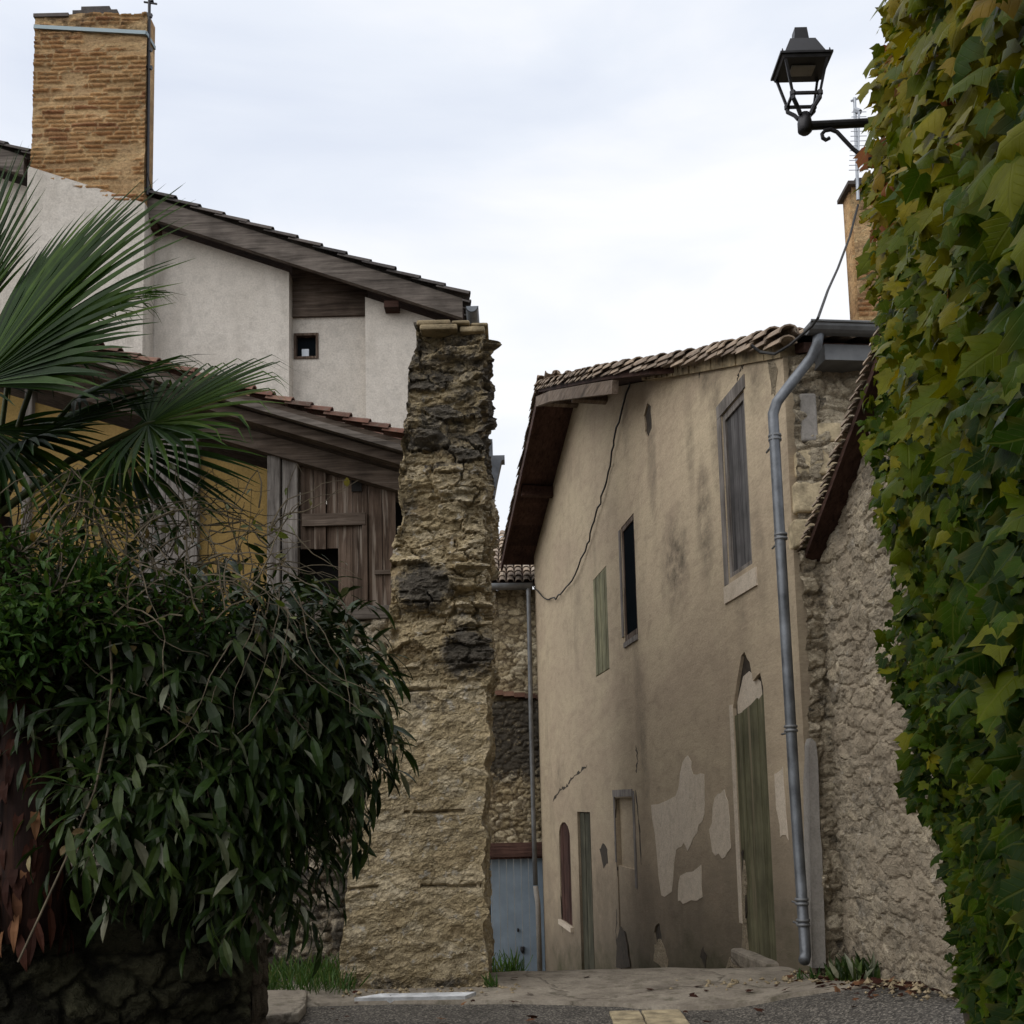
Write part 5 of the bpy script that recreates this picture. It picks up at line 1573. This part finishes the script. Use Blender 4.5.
def shrub(name, label, cat, loc, ells, ntw, per, Lr, wr, mat, seed, droop=0.6, inner=0.5, hue=0.0, twig=True):
    rg = np.random.default_rng(seed)
    root = thing(name, label, cat, loc)
    droop0 = droop
    Cs, Ds, Ns, Ls, Rs = [], [], [], [], []
    tw = MB()
    wts = np.array([e_[1][0] * e_[1][2] for e_ in ells])
    wts = wts / wts.sum()
    for i in range(ntw):
        c_, r_ = ells[rg.choice(len(ells), p=wts)]
        d_ = rg.normal(0, 1, 3)
        d_ /= np.linalg.norm(d_)
        rad = (inner + (1.04 - inner) * rg.random() ** 0.6) * (0.9 + 0.2 * rg.random())
        p = np.array(c_) + d_ * np.array(r_) * rad
        out = d_ / np.array(r_)
        out /= np.linalg.norm(out)
        droop = droop0 * (0.25 + 1.1 * rg.random())
        tdir = out + np.array([0, 0, -droop * rg.random() - 0.05]) + rg.normal(0, 0.45, 3)
        tdir /= np.linalg.norm(tdir)
        tl = Lr[1] * 2.0
        if twig and i % 3 == 0:
            a_ = Vector(p - tdir * tl * 0.6)
            tw.tube([a_, Vector(p), Vector(p + tdir * tl * 0.7 - np.array([0, 0, droop * 0.25 * tl]))], [0.005, 0.0035, 0.0015], 4, False)
        for k in range(per):
            s = (k / max(1, per - 1)) * tl
            az_ = k * 2.4 + rg.random()
            o_ = np.cross(tdir, [0.3, 0.2, 1.0])
            o_ /= np.linalg.norm(o_)
            o2 = np.cross(tdir, o_)
            ld = tdir * 0.7 + (o_ * math.cos(az_) + o2 * math.sin(az_)) * 0.75 + np.array([0, 0, -droop * (0.5 + 0.6 * rg.random())])
            Cs.append(p + tdir * (s - tl * 0.35) - np.array([0, 0, droop * 0.2 * s * s / tl]))
            Ds.append(ld)
            Ns.append(np.array([0, 0, 1.0]) + out * 0.6 + rg.normal(0, 0.35, 3))
            Ls.append(rg.uniform(*Lr))
            Rs.append(np.clip(rg.beta(2, 2.2) + hue, 0, 1))
    Cs, Ds, Ns, Ls, Rs = map(np.array, (Cs, Ds, Ns, Ls, Rs))
    leaves('foliage', M[mat], root, Cs, Ds, Ns, Ls, Ls * rg.uniform(*wr, len(Ls)), Rs, LT, LF)
    if twig:
        c_ = np.array(loc)
        rr = random.Random(seed)
        for e_ in ells:
            for k in range(5):
                a_ = Vector((loc[0] + rr.uniform(-.25, .25), loc[1] + rr.uniform(-.1, .2), loc[2]))
                b_ = Vector(e_[0]) + Vector((rr.uniform(-1, 1) * e_[1][0], rr.uniform(-1, 1) * e_[1][1], rr.uniform(0, 1) * e_[1][2])) * 0.7
                m_ = a_.lerp(b_, 0.5) + Vector((rr.uniform(-.1, .1), rr.uniform(-.1, .1), 0.12))
                tw.tube([a_, m_, b_], [0.018, 0.012, 0.004], 5, False)
        tw.make('stem', M['darktwig'], root)
    return root


def E(px, py, Y, rx, ry, rz__):
    p = at(px, py, Y)
    return ((p.x, p.y, p.z), (rx, ry, rz__))


shrub('leafy_shrub', 'big dark drooping evergreen shrub with long narrow leaves spilling over the retaining wall', 'shrub', tuple(at(200, 900, 5.3)),
      [E(215, 705, 5.2, 0.66, 0.55, 0.68), E(285, 715, 5.3, 0.42, 0.42, 0.60), E(318, 698, 5.35, 0.25, 0.3, 0.36), E(110, 670, 5.0, 0.55, 0.45, 0.50), E(258, 830, 5.25, 0.30, 0.35, 0.40), E(170, 770, 4.95, 0.45, 0.35, 0.36), E(20, 640, 5.15, 0.4, 0.3, 0.36), E(140, 800, 4.75, 0.3, 0.25, 0.26)],
      1750, 7, (0.07, 0.19), (0.19, 0.28), 'laurel', 201, 0.75, 0.35)
shrub('bright_shrub', 'fresh green small leaved shrub below the palm at the left edge', 'shrub', tuple(at(20, 680, 4.7)),
      [E(30, 585, 4.45, 0.34, 0.22, 0.24), E(-30, 610, 4.4, 0.3, 0.22, 0.30), E(100, 605, 4.5, 0.26, 0.2, 0.18), E(185, 610, 4.7, 0.22, 0.2, 0.12), E(20, 645, 4.45, 0.25, 0.15, 0.12)],
      560, 8, (0.04, 0.075), (0.28, 0.4), 'bright', 202, -0.15, 0.4, 0.1)

# bramble: bare tan stems with a few lime leaves, over the top of the shrub
br = thing('bramble', 'tangle of thin tan bramble stems with few lime green leaves above the shrub', 'bramble', tuple(at(140, 620, 4.9)))
mb = MB()
rr = random.Random(71)
Cs = []
for k in range(190):
    px, py = rr.uniform(-10, 270), rr.uniform(500, 630)
    Y_ = rr.uniform(4.3, 5.1)
    ang = rr.uniform(-0.5, math.pi + 0.3)
    pts = []
    for s in range(9):
        pts.append(at(px, py, Y_))
        px += math.cos(ang) * 13
        py -= math.sin(ang) * 13 * 1.0
        ang += rr.uniform(-0.5, 0.45) - 0.05 * math.copysign(1, math.cos(ang))
        Y_ += rr.uniform(-0.03, 0.03)
        if py < 440 and px < 60 or py < 470:
            ang = -abs(ang)
        if rr.random() < 0.13:
            Cs.append(tuple(pts[-1]))
    mb.tube(pts, [0.0045 - 0.0004 * s for s in range(9)], 4, False)
for pts in ([(110, 640), (112, 680), (108, 730), (95, 790), (70, 850), (40, 915), (18, 962)],):
    mb.tube([at(px, py, 4.45) for px, py in pts], 0.005, 5, False)
for k in range(13):          # long bare canes trailing down over the shrub
    px, py, Y_ = rr.uniform(60, 330), rr.uniform(585, 660), rr.uniform(4.42, 4.75)
    ang = rr.uniform(0.9, 2.2) * -1
    pts = []
    for s in range(11):
        pts.append(at(px, py, Y_))
        px += math.cos(ang) * 14
        py -= math.sin(ang) * 14
        ang += rr.uniform(-0.28, 0.28)
    mb.tube(pts, [0.0035 - 0.0002 * s for s in range(11)], 4, False)
    if k % 2:
        Cs.append(tuple(pts[6]))
mb.make('stem', M['twig'], br)
Cs += [tuple(at(px, py, 4.44)) for px, py in ((116, 655), (118, 620), (112, 790), (96, 798), (85, 830), (66, 845), (120, 690), (125, 652), (100, 480), (30, 470), (38, 478), (95, 462), (60, 480), (135, 470), (130, 478))]
Cs = np.array(Cs)
n = len(Cs)
leaves('foliage', M['lime'], br, Cs, RNG.normal(0, 1, (n, 3)), RNG.normal(0, 1, (n, 3)) + [0, -1, 1], RNG.uniform(0.035, 0.065, n), RNG.uniform(0.02, 0.035, n), RNG.random(n), LT, LF)

# palm
pc = at(-12, 560, 4.55)
palm = thing('fan_palm', 'fan palm with big green fronds and a brown fibrous trunk at the left edge', 'palm', (at(22, 900, 4.55).x, 4.6, 0.9))
tr = [at(32, 940, 4.75), at(32, 860, 4.75), at(30, 760, 4.75), at(22, 680, 4.75), at(8, 600, 4.75), at(-8, 520, 4.7)]
trunk = MB().tube(tr, [0.13, 0.14, 0.14, 0.13, 0.11, 0.08], 16).make('trunk', M['fibre'], palm, True)
n = 240
t = RNG.random(n)
ang = RNG.random(n) * math.pi * 2
C = np.array([tuple(at(32 - 16 * max(0, b_ - .3), 930 - 330 * b_, 4.75)) for b_ in t])
rad = np.stack([np.cos(ang), np.sin(ang), np.zeros(n)], -1)
C = C + rad * 0.12
leaves('fibre_bract', M['deadleaf'], trunk, C, rad * 0.35 + np.array([0, 0, -1.0]) + RNG.normal(0, 0.2, (n, 3)), rad + np.array([0, 0, 0.3]), RNG.uniform(0.08, 0.2, n), RNG.uniform(0.03, 0.05, n), RNG.random(n) ** 2.5, LT, LF)


def frond(hub, axis, nrm, Lf, spread=115, nseg=34, droop=0.28, seed=0, wid=0.032, tone=0.0, bend=0.0, stalk=True):
    rr = random.Random(seed)
    axis = axis.normalized()
    nrm = (nrm - axis * nrm.dot(axis)).normalized()
    side = nrm.cross(axis)
    vs, fs, rn = [], [], []
    for i in range(nseg):
        t = (i + 0.5) / nseg * 2 - 1
        a_ = R(spread) * t + rr.uniform(-0.02, 0.02)
        d_ = axis * math.cos(a_) + side * math.sin(a_) + nrm * (0.16 * (i % 2) * 0.3 + 0.12 * (1 - abs(t)))
        d_.normalize()
        L_ = Lf * (1.0 - 0.32 * abs(t) ** 1.5) * rr.uniform(0.93, 1.04)
        wv_ = side * math.cos(a_) - axis * math.sin(a_)
        b = len(vs)
        kk = 8
        brk = rr.uniform(0.72, 0.9)
        dr_ = droop * rr.uniform(0.7, 1.3)
        p = hub.copy()
        cur = d_.copy()
        c_ = min(1, max(0, rr.betavariate(2, 2.4) + tone))
        for s in range(kk + 1):
            f_ = s / kk
            w_ = wid * (0.15 + 1.7 * f_ if f_ < 0.5 else (1.0 - ((f_ - 0.5) / 0.5) ** 1.3) + 0.02) * Lf / 0.75
            w_ = min(w_, wid * Lf / 0.75)
            vs += [p - wv_ * (w_ / 2) + nrm * (w_ * 0.28), p.copy(), p + wv_ * (w_ / 2) + nrm * (w_ * 0.28)]
            rn += [c_ - 0.1 * f_, c_, c_ + 0.1 * f_]
            g_ = dr_ * (f_ ** 2) * 0.5
            if bend and f_ > brk:
                g_ += bend
            cur = (cur + Vector((0, 0, -g_))).normalized()
            p = p + cur * (L_ / kk)
        for s in range(kk):
            o_ = b + s * 3
            fs += [[o_, o_ + 1, o_ + 4, o_ + 3], [o_ + 1, o_ + 2, o_ + 5, o_ + 4]]
    fo = build('frond', vs, fs, M['palm'], palm, False, {'rnd': np.clip(rn, 0, 1), 'across': np.ones(len(vs))})
    if stalk:
        a_ = Vector(tr[-1])
        m_ = a_.lerp(hub, 0.5) + Vector((0, 0, 0.06))
        MB().tube([a_, m_, hub, hub + axis * 0.1], [0.018, 0.013, 0.011, 0.004], 6).make('stalk', M['petiole'], fo, True)
    return fo


def scr(dx, dy, dz):
    """direction given as right, up, away"""
    return Vector((dx, dz, dy))


frond(at(-25, 385, 4.2), scr(0.82, 0.56, -0.1), scr(-0.35, 0.45, -0.9), 1.18, 52, 60, 0.24, 1, tone=0.0, wid=0.027)
frond(at(-45, 350, 4.6), scr(0.30, 0.95, 0.1), scr(-0.7, 0.25, -0.8), 1.0, 55, 38, 0.14, 10, tone=-0.1, wid=0.028)
frond(at(55, 322, 4.35), scr(0.98, 0.26, 0.05), scr(-0.2, 0.9, -0.45), 0.60, 70, 34, 0.5, 2, tone=0.05, bend=0.7, wid=0.032)
frond(at(-30, 300, 4.9), scr(0.1, 0.9, 0.2), scr(-0.7, 0.2, -0.7), 0.66, 90, 30, 0.15, 3, tone=-0.1, wid=0.04)
frond(at(25, 440, 4.6), scr(0.94, 0.27, 0.1), scr(-0.3, 0.85, -0.55), 0.72, 95, 44, 0.18, 4, tone=-0.25, wid=0.036)
frond(at(148, 424, 4.5), scr(0.98, 0.18, -0.1), scr(-0.1, 0.72, -0.7), 0.74, 120, 48, 0.2, 5, tone=0.12, bend=0.85, wid=0.030)
frond(at(75, 400, 4.75), scr(0.95, 0.30, 0.1), scr(-0.2, 0.85, -0.5), 0.70, 85, 36, 0.35, 11, tone=-0.15, bend=0.7, wid=0.028)
frond(at(10, 365, 4.6), scr(0.96, -0.05, 0.0), scr(0.0, 0.9, -0.5), 0.72, 75, 34, 0.4, 12, tone=-0.1, bend=0.6, wid=0.028)
frond(at(120, 440, 4.75), scr(0.8, -0.55, 0.1), scr(0.3, 0.5, -0.8), 0.72, 90, 36, 0.2, 6, tone=-0.05, wid=0.030)
frond(at(-10, 430, 4.5), scr(0.5, -0.65, -0.2), scr(0.3, 0.5, -0.8), 0.62, 95, 34, 0.3, 7, tone=-0.1, wid=0.036)
frond(at(85, 470, 4.9), scr(0.1, -0.9, 0.0), scr(0.2, 0.3, -0.9), 0.50, 75, 26, 0.2, 8, tone=0.3, wid=0.024)
frond(at(-40, 390, 4.4), scr(0.85, -0.1, -0.2), scr(0.0, 0.8, -0.6), 0.60, 100, 34, 0.35, 9, tone=-0.1, wid=0.036)

# ------------------------------------------------------------------ weeds and grass


def tuft(name, label, cat, c, rx, ry, n, Lr, wd, mat, seed, kind=None):
    rg = np.random.default_rng(seed)
    C = np.stack([c[0] + rg.uniform(-rx, rx, n), c[1] + rg.uniform(-ry, ry, n), np.zeros(n)], -1)
    C[:, 2] = gz(C[:, 0], C[:, 1]) + c[2]
    D = rg.normal(0, 0.4, (n, 3)) + [0, 0, 1.0]
    L_ = rg.uniform(*Lr, n)
    o = leaves(name, M[mat], None, C, D, rg.normal(0, 1, (n, 3)) + [0, -1, 0], L_, L_ * wd, rg.random(n), LT, LF)
    return tag(o, label, cat, kind=kind)


gp = at(305, 980, 8.8)
tuft('grass', 'patch of bright green grass left of the ruined pillar', 'grass', (gp.x, 9.2, 0.03), 0.42, 0.55, 900, (0.06, 0.24), 0.06, 'grass', 301, 'stuff')
tuft('weed', 'small green weed at the right foot of the ruined pillar', 'weed', (at(492, 975, 9.2).x, 8.85, 0.02), 0.05, 0.04, 26, (0.06, 0.16), 0.12, 'grass', 302)
tuft('weed', 'dark leafy weeds at the foot of the rough rubble outbuilding', 'weed', (at(868, 965, 8.3).x - 0.12, 8.3, 0.0), 0.12, 0.3, 120, (0.08, 0.26), 0.2, 'laurel', 303)
tuft('weed', 'thin weeds growing along the base of the beige gable wall', 'weed', (at(820, 965, 8.7).x, 8.72, 0.02), 0.18, 0.06, 40, (0.05, 0.13), 0.12, 'bright', 304)
wp = at(505, 972, 24.5)
o = tuft('weed', 'grass tuft sprouting in front of the blue garage door', 'weed', (wp.x, 24.6, 0.0), 0.35, 0.2, 90, (0.3, 0.8), 0.06, 'grass', 305)

# loose stones and dead leaves along the foot of the right-hand walls and of the pillar
rr = random.Random(99)
mb = MB()
for k in range(420):
    if k % 3:
        y_ = rr.uniform(6.6, 9.2)
        x_ = 2.68 - abs(rr.gauss(0, 0.16)) - 0.02
    else:
        y_ = rr.choice((8.72, 8.9)) - abs(rr.gauss(0, 0.12))
        x_ = rr.uniform(-1.4, 0.0) if k % 2 else rr.uniform(1.2, 2.6)
    r_ = rr.uniform(0.006, 0.028) * (1.6 if rr.random() < 0.05 else 1)
    c_ = Vector((x_, y_, float(gz(x_, y_)) + 0.03 + r_ * 0.3))
    b = len(mb.v)
    for dx, dy, dz in ((1, 0, 0), (0, 1, 0), (-1, 0, 0), (0, -1, 0), (0, 0, .8), (0, 0, -.8)):
        mb.v.append(c_ + Vector((dx * rr.uniform(.6, 1.3), dy * rr.uniform(.6, 1.3), dz * rr.uniform(.6, 1.2))) * r_)
    mb.f += [[b, b + 1, b + 4], [b + 1, b + 2, b + 4], [b + 2, b + 3, b + 4], [b + 3, b, b + 4], [b + 1, b, b + 5], [b + 2, b + 1, b + 5], [b + 3, b + 2, b + 5], [b, b + 3, b + 5]]
tag(mb.make('gravel', M['capstone']), 'scattered crumbs of stone along the foot of the walls', 'gravel', kind='stuff')
n = 150
yy = RNG.uniform(6.8, 9.2, n)
xx = np.where(RNG.random(n) < 0.7, 2.62 - np.abs(RNG.normal(0, 0.2, n)), RNG.uniform(-1.5, 2.6, n))
C = np.stack([xx, yy, gz(xx, yy) + 0.045], -1)
L_ = RNG.uniform(0.04, 0.09, n)
tag(leaves('leaf_litter', M['deadleaf'], None, C, RNG.normal(0, 1, (n, 3)) * [1, 1, 0.15], RNG.normal(0, 0.3, (n, 3)) + [0, 0, 1], L_, L_ * 0.7, RNG.random(n), IVT, IVF), 'dead brown leaves scattered on the lane by the right-hand wall', 'leaf litter', kind='stuff')
